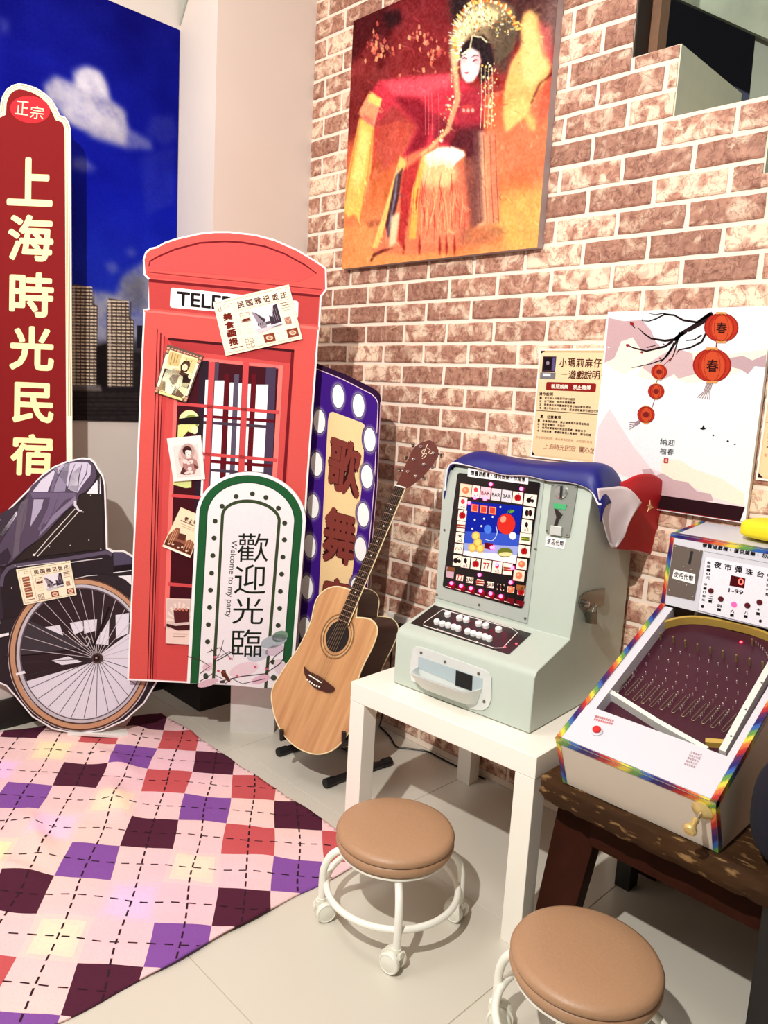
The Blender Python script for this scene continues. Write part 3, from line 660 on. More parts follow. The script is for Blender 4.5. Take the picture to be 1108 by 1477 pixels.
# ---- cards stuck on the boards
def card(name, label, cat, pl, quad, back=(238, 226, 196), group=None, thick=.0018):
    P = pl.at(sum(q[0] for q in quad)/4, max(q[1] for q in quad))
    t = root(name, label, cat, tuple(P), group=group)
    f = [tuple(pl.at(x, y, thick+.0064)) for x, y in quad]; b = [tuple(np.array(v)-pl.n*thick) for v in f]
    MB().prism(f, b).build('card_stock', mat(name+'_stock_%d' % back[0], back, .6), t, True)
    return t, Print(Plane(pl.P+pl.n*(thick+.0064), pl.n), .0003)
def unit(quad):
    H = homog(quad); return lambda *p: [happly(H, p[i], 1-p[i+1]) for i in range(0, len(p), 2)]
def newspaper(pl, quad, label, left, food):
    t, pr = card('newspaper_card', label, 'card', pl, quad, (250, 236, 206)); U = unit(quad); INK = (116, 44, 34)
    pr.line(U(.03,.04,.97,.04,.97,.96,.03,.96), .5, (150, 120, 100), 1, closed=True); pr.line(U(.25,.05,.25,.96), .4, (176, 150, 124), 1); pr.line(U(.26,.25,.96,.25), .4, (176, 150, 124), 1)
    for i, a in enumerate('民国雅记饭庄'): pr.text(a, U(.30+.112*i,.10,.385+.112*i,.10,.385+.112*i,.22,.30+.112*i,.22), (92, 34, 26), 2, .02)
    if left:
        for i, a in enumerate('美食画报'): pr.text(a, U(.08,.25+.155*i,.20,.25+.155*i,.20,.385+.155*i,.08,.385+.155*i), (110, 30, 22), 2, .05)
        pr.line(U(.07,.895,.25,.895), 1.1, INK, 2); pr.line(U(.05,.10,.08,.10,.08,.20,.05,.20), .8, INK, 2, closed=True)
    else:
        for i in range(4): pr.poly(U(.07,.24+.15*i,.2,.24+.15*i,.2,.36+.15*i,.07,.36+.15*i), (150, 84, 66), 2); pr.line(U(.08,.30+.15*i,.19,.29+.15*i), 1, (226, 180, 140), 3)
        pr.line(U(.07,.88,.22,.88), .9, INK, 2)
    for i in range(3):
        for j in range(2): pr.line(U(.12+.045*i,.10+.05*j,.145+.045*i,.10+.05*j), .6, (170, 130, 104), 2)
    # street photograph
    pr.poly(U(.45,.29,.80,.29,.80,.68,.45,.68), (232, 226, 232), 2); pr.poly(U(.45,.33,.50,.36,.60,.50,.60,.66,.52,.66), (150, 136, 146), 3)
    pr.poly(U(.48,.34,.56,.46,.61,.52,.58,.56), (64, 48, 58), 4); pr.poly(U(.66,.58,.66,.46,.70,.50,.74,.30,.79,.29,.80,.62,.66,.64), (62, 48, 60), 3); pr.poly(U(.60,.56,.67,.56,.67,.60,.60,.62), (80, 66, 76), 4)
    for i in range(3): pr.line(U(.71+.025*i,.36,.715+.025*i,.58), .5, (150, 136, 146), 4)
    pr.poly(U(.45,.66,.80,.64,.80,.68,.66,.70,.48,.74), (206, 198, 206), 3); pr.line(U(.66,.68,.79,.67), .9, (90, 76, 84), 4)
    for x in (.50, .53, .56): pr.oval(*U(x, .58)[0], .8, 2.2, (70, 56, 66), 5, n=8)
    pr.line(U(.30,.32,.42,.32,.42,.48,.30,.48), .7, INK, 2, closed=True); pr.poly(U(.31,.44,.34,.42,.38,.43,.41,.41,.41,.47,.31,.47), INK, 3); pr.line(U(.31,.37,.40,.36), .4, (176, 140, 110), 2)
    for i in range(3): pr.line(U(.29,.54+.07*i,.42,.54+.07*i), .35, (214, 190, 160), 2)
    for i in range(4): pr.line(U(.83,.30+.045*i,.95,.30+.045*i), .9 if i < 2 else .4, (140, 96, 84), 2)
    pr.poly(U(.84,.56,.92,.56,.92,.69,.84,.69), (176, 120, 104), 2); pr.line(U(.85,.58,.88,.66,.91,.58), .7, (236, 210, 180), 3)
    for i in range(2):
        for j in range(2): pr.line(U(.29+.06*i,.79+.09*j,.33+.06*i,.79+.09*j,.33+.06*i,.85+.09*j,.29+.06*i,.85+.09*j), .8, INK, 2, closed=True)
    for x in (.53, .83):
        pr.poly(U(x,.78,x+.14,.78,x+.14,.93,x,.93), (134, 60, 40), 2); pr.oval(*U(x+.07,.855)[0], 5.2*food, 3.4*food, (236, 196, 170), 3, n=16); pr.oval(*U(x+.07,.855)[0], 3*food, 1.8*food, (170, 80, 56), 4, n=12); pr.line(U(x+.03,.85,x+.11,.85), .5, (240, 220, 190), 5)
    pr.build('printed_face', t)
c8 = crop(300, 400, 7.387)
newspaper(PLB, c8(52,262,862,76,1006,656,190,836), 'cream newspaper card tilted over the TELEPHONE plate of the booth', True, 1)
newspaper(PLR, k(128,1005,560,935,612,1208,190,1290), 'cream newspaper card on the black mudguard of the rickshaw cut-out', False, .8)
PLC = Plane(PLB.P, PLB.n)
c9 = crop(220, 480, 12.31)
t, pr = card('calendar_card', 'sepia card of a seated woman in a beaded frame on the booth', 'card', PLB, c9(265,205,905,405,600,1245,30,1060), (92, 66, 52)); U = unit(c9(265,205,905,405,600,1245,30,1060))
pr.poly(U(.04,.03,.96,.03,.96,.97,.04,.97), (112, 82, 62), 1); pr.poly(U(.1,.08,.9,.08,.9,.92,.1,.92), (240, 226, 176), 2)
pr.poly(U(.03,.17,.11,.17,.11,.85,.03,.85), (250, 240, 206), 3); pr.poly(U(.89,.17,.96,.17,.96,.85,.89,.85), (250, 240, 206), 3); pr.poly(U(.14,.93,.86,.93,.86,.985,.14,.985), (240, 220, 150), 3)
for i in range(9): pr.oval(*U(.16+.085*i,.05)[0], 1.6, 1.3, (214, 150, 134), 3, n=10)
for a, b in ((.05, .06), (.95, .06), (.05, .95), (.95, .95), (.05, .12), (.95, .12), (.95, .9), (.05, .89)): pr.oval(*U(a, b)[0], 2.2, 2, (206, 150, 128), 4, n=10)
for q, col in ((U(.1,.45,.5,.4,.9,.42,.9,.7,.1,.7), (74, 48, 40)), (U(.12,.1,.45,.1,.45,.32,.2,.36,.12,.3), (206, 180, 120)), (U(.5,.12,.88,.1,.88,.38,.7,.34,.62,.2), (222, 200, 140)), (U(.16,.46,.34,.36,.5,.46,.66,.5,.72,.66,.6,.9,.4,.94,.2,.86,.12,.66), (250, 244, 208)),
               (U(.36,.52,.56,.48,.54,.66,.44,.72,.3,.62), (150, 104, 86)), (U(.68,.62,.88,.58,.88,.74,.78,.84), (238, 228, 178)), (U(.56,.74,.86,.86,.82,.92,.5,.92), (110, 84, 66)), (U(.66,.44,.88,.46,.86,.58,.68,.62), (58, 42, 40)), (U(.1,.7,.24,.7,.3,.9,.1,.9), (160, 136, 100)),
               (U(.50,.30,.56,.19,.70,.17,.76,.26,.72,.38,.56,.42), (66, 36, 32)), (U(.3,.4,.5,.36,.56,.44,.4,.52), (236, 206, 158))): pr.poly(q, col, 5)
pr.oval(*U(.63,.31)[0], 4, 5, (248, 226, 184), 6, rot=.3); pr.oval(*U(.85,.45)[0], 3, 3.2, (240, 214, 176), 6); pr.oval(*U(.61,.295)[0], .6, .5, (60, 36, 34), 7, n=8); pr.oval(*U(.67,.31)[0], .6, .5, (60, 36, 34), 7, n=8); pr.oval(*U(.62,.355)[0], .8, .5, (150, 60, 50), 7, n=8)
for q in (U(.2,.12,.22,.34), U(.28,.12,.3,.3), U(.36,.12,.36,.28), U(.6,.14,.66,.3), U(.76,.14,.72,.3), U(.4,.74,.6,.8), U(.44,.68,.64,.78), U(.62,.86,.66,.7)): pr.line(q, .7, (120, 92, 64), 6)
pr.build('printed_face', t)
c10 = crop(225, 620, 7.387)
qd = c10(115,92,478,58,524,526,188,552)
t, pr = card('portrait_card', 'pinkish white card of a dark-haired woman on the booth window', 'card', PLB, qd, (244, 230, 226)); U = unit(qd)
pr.poly(U(.14,.17,.88,.17,.88,.9,.14,.9), (238, 216, 210), 1); pr.oval(*U(.55,.45)[0], 14, 20, (214, 184, 176), 2); pr.oval(*U(.56,.33)[0], 10, 12, (190, 154, 146), 2.5)
pr.poly(U(.24,.82,.34,.7,.4,.5,.5,.46,.66,.46,.8,.54,.84,.7,.76,.74,.7,.84,.5,.86), (176, 126, 120), 3); pr.poly(U(.24,.82,.36,.66,.46,.78,.42,.86), (92, 48, 48), 4); pr.poly(U(.7,.6,.84,.7,.78,.74,.7,.7), (110, 64, 62), 4)
pr.oval(*U(.55,.30)[0], 6.6, 6.4, (72, 34, 36), 4); pr.oval(*U(.57,.35)[0], 4, 5.4, (250, 232, 224), 5); pr.poly(U(.52,.4,.62,.4,.64,.48,.5,.48), (240, 212, 202), 4.5); pr.poly(U(.44,.29,.52,.24,.64,.25,.68,.31,.56,.29), (64, 30, 32), 6)
for x, y, r in ((.45,.54,3.6), (.55,.58,3), (.63,.56,3.2), (.56,.72,3.2), (.5,.8,2.4), (.6,.8,2.6), (.42,.82,2)): pr.oval(*U(x, y)[0], r, r*.9, (236, 210, 204), 6, n=12)
pr.oval(*U(.54,.345)[0], .6, .5, (60, 30, 30), 7, n=8); pr.oval(*U(.6,.345)[0], .6, .5, (60, 30, 30), 7, n=8); pr.oval(*U(.575,.39)[0], .9, .5, (170, 50, 56), 7, n=8); pr.oval(*U(.3,.47)[0], .9, .9, (110, 60, 60), 6, n=8)
pr.build('printed_face', t)
qd = c10(264,826,470,910,356,1366,66,1242); qd = c10(264,826,520,930,366,1366,66,1242)
t, pr = card('travel_card', 'tilted sepia postcard with old buildings at the welcome board\'s left edge', 'card', PLB, qd, (244, 214, 176)); U = unit(qd); pr.poly(U(.03,.03,.97,.03,.97,.97,.03,.97), (246, 222, 188), 1)
pr.poly(U(.03,.95,.03,.72,.18,.5,.3,.5,.36,.62,.6,.6,.66,.7,.8,.64,.97,.7,.97,.94), (150, 92, 70), 2); pr.poly(U(.34,.6,.6,.58,.62,.72,.36,.74), (92, 48, 38), 3); pr.poly(U(.03,.84,.5,.78,.97,.84,.97,.95,.03,.95), (96, 46, 36), 3); pr.poly(U(.03,.965,.97,.965,.97,1,.03,1), (250, 240, 230), 4)
for x in (.14, .2, .26, .7, .78, .86): pr.line(U(x,.56 if x<.5 else .68,x-.01,.9), 1, (206, 150, 112), 4)
for x, y in ((.3,.88), (.5,.9), (.62,.86), (.8,.9), (.16,.9)): pr.oval(*U(x, y)[0], 1.8, 1.2, (236, 206, 180), 5, n=8)
for a, x in (('老', .3), ('上', .48), ('海', .66)): pr.text(a, U(x,.17,x+.15,.17,x+.15,.28,x,.28), (84, 34, 28), 4, .04)
pr.line(U(.2,.31,.95,.31), 1, (90, 40, 32), 4); pr.line(U(.25,.38,.8,.38), .5, (180, 130, 100), 4); pr.line(U(.3,.43,.8,.43), .5, (180, 130, 100), 4)
pr.build('printed_face', t)
qd = [(240, 863), (275, 864), (274, 930), (239, 928)]
t, pr = card('music_card', 'grey and pink card of a rising fan low on the booth', 'card', PLB, qd, (236, 208, 196)); U = unit(qd)
pr.poly(U(.03,.02,.98,.02,.98,.66,.03,.66), (216, 190, 182), 1)
for i in range(9):
    a = PI+PI*i/8.5; pr.poly([U(.55,.5)[0], *U(.55+.55*math.cos(a),.5+.42*math.sin(a)), *U(.55+.55*math.cos(a+.17),.5+.42*math.sin(a+.17))], (238, 214, 202), 2)
pr.poly(U(.3,.26,.96,.22,.96,.5,.36,.54), (84, 34, 36), 3); pr.poly(U(.02,.56,.4,.6,.98,.56,.98,.68,.5,.7,.02,.62), (70, 28, 32), 3)
for i in range(4): pr.oval(*U(.42+.14*i,.24)[0], 1.8, 2.6, (200, 120, 100), 4, n=8)
pr.line(U(.3,.78,.9,.77), .7, (170, 120, 110), 3); pr.line(U(.3,.84,.8,.83), .7, (170, 120, 110), 3); pr.build('printed_face', t)
# ---------------------------------------------------------------- painting
YF = WY-.034
PLP = Plane((0, YF, 0), (0, -1, 0))
a, b_, d_ = PLP.at(509, 31), PLP.at(494, 388), PLP.at(775, 356.5)
px0, px1, pz0, pz1 = (a[0]+b_[0])/2, d_[0], (b_[2]+d_[2])/2, a[2]
t = root('opera_painting', 'large orange and red painting of an opera performer on the brick wall', 'painting', ((px0+px1)/2, WY, pz0))
MB().box(px0, px1, YF+.0008, WY-.006, pz0, pz1).build('canvas_block', mat('canvas_side', (178, 160, 160), .6), t, True)
A = Art([(px0, YF, pz1), (px1, YF, pz1), (px1, YF, pz0), (px0, YF, pz0)], 400, 400, (150, 60, 50))
k = crop(470, 0, 3.078); A.softness = .55
yy = np.linspace(0, 1, A.H)[:, None, None]; xx = np.linspace(0, 1, A.W)[None, :, None]
A.a[:] = np.where(yy < .45, np.array((92, 22, 28.))+(np.array((150, 50, 46.))-np.array((92, 22, 28.)))*yy/.45, np.array((196, 84, 56.))+(np.array((240, 150, 84.))-np.array((196, 84, 56.)))*(yy-.45)/.55)
A.a += ((noise(400, 400, 40)-.5)*50)[..., None]*np.array((1, .6, .5)); A.a += ((noise(400, 400, 14)-.5)*34)[..., None]
A.poly(k(60,90,330,-20,260,60,300,130,190,180,110,300,100,620,60,640), (64, 10, 16), .8, 9, .3)
A.poly(k(110,330,240,340,200,600,90,640), (110, 30, 30), .7, 10, .3)
A.poly(k(290,20,560,-60,560,120,430,160,330,120), (128, 34, 40), .7, 9, .5); A.poly(k(250,60,330,40,340,100,280,130), (30, 8, 14), .8, 6)
A.poly(k(540,-40,1060,-60,1030,200,960,240,840,180,560,150), (64, 44, 42), .9, 12, .3); A.poly(k(560,-30,640,-60,620,60,560,120), (30, 20, 24), .8, 8)
A.poly(k(960,0,1060,-20,1030,260,960,200), (140, 110, 104), .6, 12, .4); A.poly(k(300,130,600,100,560,340,250,350), (140, 40, 44), .6, 12, .5)
for _ in range(70):                                                # blossom dabs
    x, y = rnd.choice([(rnd.gauss(235, 35), rnd.gauss(215, 40)), (rnd.gauss(470, 50), rnd.gauss(230, 48)), (rnd.gauss(430, 30), rnd.gauss(170, 20))])
    a0 = rnd.uniform(0, 3); r = rnd.uniform(5, 14)
    A.poly([k(x+r*math.cos(a0+j*1.6)*rnd.uniform(.4, 1), y+r*math.sin(a0+j*1.6)*1.3)[0] for j in range(4)], rnd.choice([(236, 140, 104), (214, 100, 84), (244, 176, 130)]), .75, 0)
A.poly(k(100,640,240,560,330,700,300,900,210,980,90,960,60,1190,950,1100,960,800,780,760,760,560,800,440,640,560), (226, 112, 74), .55, 14, .5)
A.poly(k(60,1200,60,1010,180,990,560,1130,780,1080,960,1080,960,1140,500,1200), (240, 150, 88), .85, 8, .4); A.poly(k(720,1000,790,850,960,830,950,1100,820,1110), (250, 176, 92), .85, 14, .4)
A.poly(k(740,570,990,430,980,800,780,780), (236, 120, 84), .8, 14, .4); A.poly(k(180,985,260,970,250,1000,190,1010), (120, 60, 50), .5, 4)
# raised water sleeve at right
A.poly(k(862,110,880,55,910,45,940,70,965,170,1000,300,960,400,930,580,905,575,880,520,800,588,785,520,790,400,820,280,870,200), (250, 186, 108), .95, 3, .25)
A.poly(k(880,90,915,70,950,200,990,300,900,400,860,300), (253, 212, 140), .8, 7); A.poly(k(800,500,880,420,900,500,805,580), (252, 196, 118), .8, 4); A.poly(k(940,90,1000,120,1010,290,960,240), (216, 100, 96), .7, 6); A.poly(k(1010,320,940,400,900,500,950,560,1000,480), (196, 84, 66), .7, 5, .4); A.line(k(1010,325,950,370,910,460), 3, (60, 20, 20), .7, 1)
# body
A.poly(k(235,360,330,345,560,325,640,380,700,420,700,700,560,690,380,700,330,720,400,560,300,470,240,540,150,500,200,410), (206, 52, 70), 1, 3, .12)
A.poly(k(250,365,420,345,560,330,600,370,420,430,300,420), (232, 92, 104), .8, 6, .3); A.poly(k(300,430,420,440,480,520,440,650,350,700,410,570), (120, 20, 34), .85, 5, .2)
A.poly(k(240,480,330,470,420,560,330,720,250,760,210,600), (176, 60, 60), .6, 9, .3); A.poly(k(590,560,700,540,700,720,600,700,540,660), (66, 24, 30), .9, 6, .2); A.poly(k(480,500,600,560,560,640,480,620), (104, 28, 38), .8, 5, .3)
A.poly(k(560,430,690,380,700,560,600,580), (150, 40, 54), .8, 5, .3)
# left sleeve
A.poly(k(195,405,248,440,240,470,215,560,170,540,145,500), (240, 152, 110), 1, 1, .1); A.poly(k(200,408,250,440,240,475,185,450), (252, 210, 110), .95, 1, .1); A.poly(k(170,505,220,545,215,570,160,545), (232, 110, 96), .9, 2)
A.poly(k(150,520,215,565,200,760,150,975,125,950,100,965,80,930,75,900,110,720), (252, 190, 96), 1, 1, .15); A.poly(k(160,560,195,600,170,780,130,850,120,780), (254, 222, 130), .8, 5, .2)
A.line(k(155,520,120,700,85,900), 2, (214, 110, 60), .7, 1); A.line(k(210,580,190,760,155,965), 2.4, (214, 120, 66), .7, 1); A.line(k(230,560,215,720,200,800), [4, 3, 1], (196, 60, 56), .7, 1)
# skirts
A.poly(k(340,700,480,640,620,670,620,720,640,1000,600,1100,380,1130,215,1120,200,1100,250,960,300,800), (232, 120, 84), 1, 3, .15)
A.poly(k(330,690,360,720,310,860,230,1100,205,1100,270,900), (250, 200, 110), .95, 2, .1); A.poly(k(310,780,345,740,320,900,280,1060,265,1000), (60, 34, 40), .9, 1); A.poly(k(340,760,420,700,380,900,340,1100,320,1060), (176, 40, 44), .9, 3, .2)
A.poly(k(430,690,470,670,420,820,400,1060,370,1060,380,860), (250, 176, 80), .95, 2, .1); A.poly(k(290,960,330,940,310,1080,280,1100), (244, 214, 170), .9, 3)
A.poly(k(430,780,520,740,560,760,600,850,620,1000,560,1080,430,1090,410,900), (240, 132, 96), .9, 5, .4); A.poly(k(560,760,640,720,650,980,600,1060,560,900), (226, 110, 84), .8, 5, .4)
A.poly(k(440,690,500,655,560,650,610,670,620,690,580,720,560,750,520,730,470,740,440,720), (255, 248, 226), 1, 2); A.poly(k(430,700,560,720,590,780,540,830,430,820), (254, 214, 150), .8, 8, .2)
A.poly(k(610,700,690,690,670,1000,640,1020), (110, 60, 56), .85, 6, .35)
for _ in range(60):
    x = rnd.uniform(330, 620); y = rnd.uniform(760, 950); A.line(k(x, y, x+rnd.uniform(-10, 8), y+60, x+rnd.uniform(-16, 12), y+rnd.uniform(90, 160)), [.4, 1.8, .4], rnd.choice([(200, 56, 50), (250, 190, 130), (160, 40, 40), (244, 150, 96)]), .55, 0)
A.line(k(320,750,310,860,270,1060), [1, 3, 1], (150, 150, 190), .7, 1)
A.line(k(200,1160,215,1130,260,1110,300,1100), [2, 5, 4, 1], (80, 24, 22), .85, 1)
for x in (345, 415, 505, 535, 570): A.line(k(x,1040,x+2,1100,x,1130), [1, 4, 1.5], (130, 24, 26), .8, 1)
A.poly(k(600,1010,800,1000,780,1060,640,1090,580,1080), (140, 90, 70), .6, 8, .5)
for x, c_ in ((690, (240, 190, 150)), (715, (236, 150, 110)), (740, (226, 130, 100)), (668, (110, 66, 66))): A.poly(k(x-14,580,x+14,580,x+34,980,x-14,1010), c_, .75, 3, .25)
for x in (672, 700, 728, 752): A.line(k(x,600,x+6,800,x+16,990), 1.2, (120, 50, 46), .6, 0)
# headdress
A.poly(k(560,130,600,60,680,10,760,0,830,40,850,130,830,220,760,290,740,200,640,160,590,230,560,300,548,220), (150, 128, 96), 1, 4, .2)
A.poly(k(585,130,640,60,720,30,770,60,740,110,660,130,600,200,580,320,560,330,556,240), (240, 226, 170), .9, 4, .25); A.poly(k(720,110,840,60,850,160,800,330,700,300,740,220), (74, 60, 50), .8, 7, .3)
for i in range(60):
    a0 = PI*.82+i*PI*1.12/60; cx_, cy_ = 712+132*math.cos(a0), 172+160*math.sin(a0)
    A.line([k(cx_, cy_)[0], k(712+rnd.uniform(140,160)*math.cos(a0), 172+rnd.uniform(168,192)*math.sin(a0))[0]], [2.6, 3.4], rnd.choice([(250, 214, 110), (240, 160, 70), (255, 240, 190), (226, 120, 60)]), .9, 0)
for _ in range(230):
    a0 = rnd.uniform(PI*.8, PI*1.95); r = rnd.uniform(.35, 1); A.poly(oval(*k(712+130*r*math.cos(a0), 175+155*r*math.sin(a0))[0], rnd.uniform(.8, 2), rnd.uniform(.8, 2.2), n=6), rnd.choice([(255, 246, 210), (250, 220, 130), (150, 130, 90), (214, 226, 200), (90, 74, 60), (240, 150, 80)]), .85)
A.poly(k(590,240,610,200,650,160,700,155,730,190,745,260,735,330,690,370,675,330,690,270,660,235,615,235,600,262), (38, 26, 30), 1, 2)
A.poly(k(598,262,615,235,645,212,680,232,688,270,678,325,655,362,625,368,604,340,597,300), (252, 226, 222), 1, 1); A.poly(k(648,240,684,240,685,290,660,290), (240, 150, 160), .6, 4); A.poly(k(600,255,622,240,626,280,604,284), (240, 164, 170), .5, 3)
A.line(k(650,276,664,266,678,268), [1, 2.2, 1], (70, 20, 26), .95); A.line(k(606,262,616,256,628,262), [1, 2, 1], (70, 20, 26), .95); A.line(k(646,256,662,246,680,250), [.6, 1.6, .6], (40, 16, 20), .9); A.line(k(605,246,614,240,626,246), [.6, 1.4, .6], (40, 16, 20), .9)
A.line(k(616,322,624,326,634,322), [1.2, 2.4, 1.2], (196, 30, 50), 1); A.line(k(630,270,626,300,634,304), .8, (226, 170, 170), .8); A.line(k(615,235,640,215,650,160,690,165,716,190), 2.4, (226, 214, 170), .9, 0)
for _ in range(150):                                               # pearl strings and tassels
    y = rnd.uniform(270, 640); x = rnd.choice([rnd.gauss(575-(max(0, y-400))*.30, 12), rnd.gauss(715, 22), rnd.gauss(740, 10)])
    if x > 660 and y > 560: continue
    A.poly(oval(*k(x, y)[0], rnd.uniform(.8, 1.9), rnd.uniform(1, 2.4), n=6), rnd.choice([(252, 236, 170), (244, 206, 110), (214, 190, 150), (150, 120, 90), (255, 250, 220)]), .9)
A.line(k(575,300,585,440,540,580,470,650,420,690), [7, 8, 7, 6, 4], (240, 206, 140), .7, 1)
for x in (690, 706, 722, 738): A.line(k(x,300,x+2,430,x-4,570), 1, (236, 214, 170), .8, 0)
for x in (440, 455, 470, 500): A.line(k(x,410,x+3,500,x+2,600), .9, (236, 130, 130), .6, 0)
A.poly(k(600,470,660,460,665,500,605,505), (206, 70, 66), .7, 2); 
for x in (612, 632, 652): A.poly(oval(*k(x, 490)[0], 2.4, 3, n=8), (226, 190, 170), .8)
for _ in range(900):                                               # loose brush dabs that follow the local colour
    x, y = rnd.uniform(60, 1040), rnd.uniform(-40, 1180); u_, v_ = A.uv(k(x, y)[0]); iu, iv = int(u_), int(v_)
    if not (4 < iu < 395 and 4 < iv < 395): continue
    c_ = A.a[iv, iu]*rnd.uniform(.72, 1.35)+rnd.uniform(-10, 14); a0 = rnd.gauss(1.35 if y > 560 else .6, .5); L_ = rnd.uniform(14, 46)
    if 590 < x < 700 and 200 < y < 380: continue
    A.line(k(x, y, x+L_*.5*math.cos(a0), y+L_*.5*math.sin(a0)+2, x+L_*math.cos(a0), y+L_*math.sin(a0)), [.6, rnd.uniform(1.5, 4.2), .6], tuple(np.clip(c_, 0, 255)), rnd.uniform(.25, .6), 0)
for _ in range(120):
    a0 = rnd.uniform(PI*.85, PI*1.5); r = rnd.uniform(.55, 1); x, y = 700+150*r*math.cos(a0), 190+175*r*math.sin(a0)
    A.line(k(x, y, x+16*math.cos(a0), y+20*math.sin(a0)), [2.2, .6], rnd.choice([(255, 250, 226), (252, 236, 180), (236, 214, 160), (255, 255, 246)]), .85, 0)
A.a += ((noise(400, 400, 3)-.5)*22)[..., None]
A.a = np.clip((A.a-128)*1.03+131, 0, 255); A.build('painted_canvas', t)

# ---------------------------------------------------------------- guitar
GN = np.array([.24, -.95, .20]); GN /= np.linalg.norm(GN)
PLG = Plane(CAM+(np.array([-1.728, 1.409, .10])-CAM)*.968, GN)
cg = crop(380, 620, 2.84)
def gp(x, y, off=0.0): return tuple(PLG.at(*cg(x, y)[0], off))
def G(*p): return cg(*p)
def spline(pts, n=6, closed=True):
    P = [np.array(p) for p in pts]; m = len(P); o = []
    for i in range(m if closed else m-1):
        p0, p1, p2, p3 = (P[(i-1) % m], P[i], P[(i+1) % m], P[(i+2) % m]) if closed else (P[max(i-1, 0)], P[i], P[i+1], P[min(i+2, m-1)])
        for j in range(n):
            s = j/n; o.append(tuple(.5*((2*p1)+(-p0+p2)*s+(2*p0-5*p1+4*p2-p3)*s*s+(-p0+3*p1-3*p2+p3)*s**3)))
    if not closed: o.append(tuple(P[-1]))
    return o
s1 = spline(G(380,768,440,777,466,810,462,850,440,905,412,960,392,1010,384,1060,383,1110,376,1170,350,1240,300,1300,250,1325,200,1326,140,1302,88,1255,52,1190,34,1110,38,1060,62,1015,100,955,140,900,172,840,196,780,208,725,224,685,260,652,305,642,352,654), 4, False)
s2 = spline(G(352,654,372,668,384,688,386,715,382,740,380,768), 4, False)
body = s1[:-1]+s2[:-1]
o = PLG.at(427, 1070)
t = root('acoustic_guitar', 'natural wood acoustic guitar with a cutaway leaning on a floor stand', 'guitar', (o[0], o[1], 0.05))
DEP = .125
front = [tuple(PLG.at(x, y)) for x, y in body]; back = [tuple(np.array(v)-PLG.n*DEP) for v in front]
bm = MB().prism(front, back).build('body', mat('dark_mahogany', (40, 8, 8), .4, rgb2=(52, 14, 12), scale=12, coat=.1), t, True)
wood = mat('spruce_top', (232, 182, 128), .36, rgb2=(160, 100, 56), scale=1.0, coat=.25)
nt = wood.node_tree; nz = [n for n in nt.nodes if n.type == 'TEX_NOISE'][0]; tcn = [n for n in nt.nodes if n.type == 'TEX_COORD'][0]
mp = nt.nodes.new('ShaderNodeMapping')
g_up = np.array(gp(303, 847))-np.array(gp(228, 1030)); g_up /= np.linalg.norm(g_up)
rot = Matrix(frame((0, 0, 0), GN, g_up)).to_3x3().inverted().to_euler(); mp.inputs['Rotation'].default_value = rot; mpb = nt.nodes.new('ShaderNodeMapping'); mpb.inputs['Scale'].default_value = (70, 3.5, 70)
nt.links.new(tcn.outputs['Object'], mp.inputs['Vector']); nt.links.new(mp.outputs['Vector'], mpb.inputs['Vector']); mp = mpb; nt.links.new(mp.outputs['Vector'], nz.inputs['Vector'])
tp_in = inset(body, .9)
f = [tuple(PLG.at(x, y, .0025)) for x, y in tp_in]; b = [tuple(np.array(v)-PLG.n*.0024) for v in f]
top = MB().prism(f, b).build('soundboard', wood, t, True)
cream = mat('cream_binding', (246, 226, 178), .4)
MB().tube([tuple(PLG.at(x, y, .0005)) for x, y in body], .0022, 6, closed=True).build('binding', cream, t, True)
MB().tube([tuple(np.array(PLG.at(x, y))-PLG.n*(DEP-.001)) for x, y in body], .0020, 6, closed=True).build('binding', cream, t, True)
hc = G(303, 847)[0]; 
def ring(r): return oval(hc[0], hc[1], 16.2*r, 23*r, .28)
pr = Print(PLG, .0032, .0003)
pr.line(ring(1.38), 4.2, (176, 128, 84), 0, closed=True); pr.line(ring(1.42), 1.0, (120, 84, 56), 1, closed=True); pr.line(ring(1.2), 1.0, (120, 84, 56), 1, closed=True); pr.line(ring(1.3), 1.2, (206, 176, 130), 1, closed=True)
pr.build('rosette', t, vcmat('inlay_print', .4))
MB().prism([tuple(PLG.at(x, y, .0042)) for x, y in ring(1)], [tuple(PLG.at(x, y, .0027)) for x, y in ring(1)]).build('sound_hole', mat('hole_dark', (20, 8, 8), .8), t, True)
brq = spline(G(166,968,176,978,190,990,212,1000,236,1012,262,1032,282,1048,292,1058,284,1072,262,1076,238,1068,214,1060,196,1044,180,1022,168,1000), 2)
MB().prism([tuple(PLG.at(x, y, .009)) for x, y in brq], [tuple(PLG.at(x, y, .0027)) for x, y in brq]).build('bridge', mat('rosewood', (78, 34, 22), .45, rgb2=(50, 20, 14), scale=40), t, True)
MB().tube([gp(186, 1004, .0105), gp(238, 1036, .0105)], .0018, 6).build('saddle', mat('bone', (250, 246, 232), .4), t, True)
PG = [(183, 1024), (192, 1031), (201, 1038), (211, 1044), (221, 1049), (231, 1052)]
for x, y in PG: MB().lathe([(0.0, 0), (.0026, .001), (.003, .004), (.0, .006)], 8, frame(gp(x, y, .009), GN)).build('bridge_pin', mat('bone', (250, 246, 232), .4), t, True)
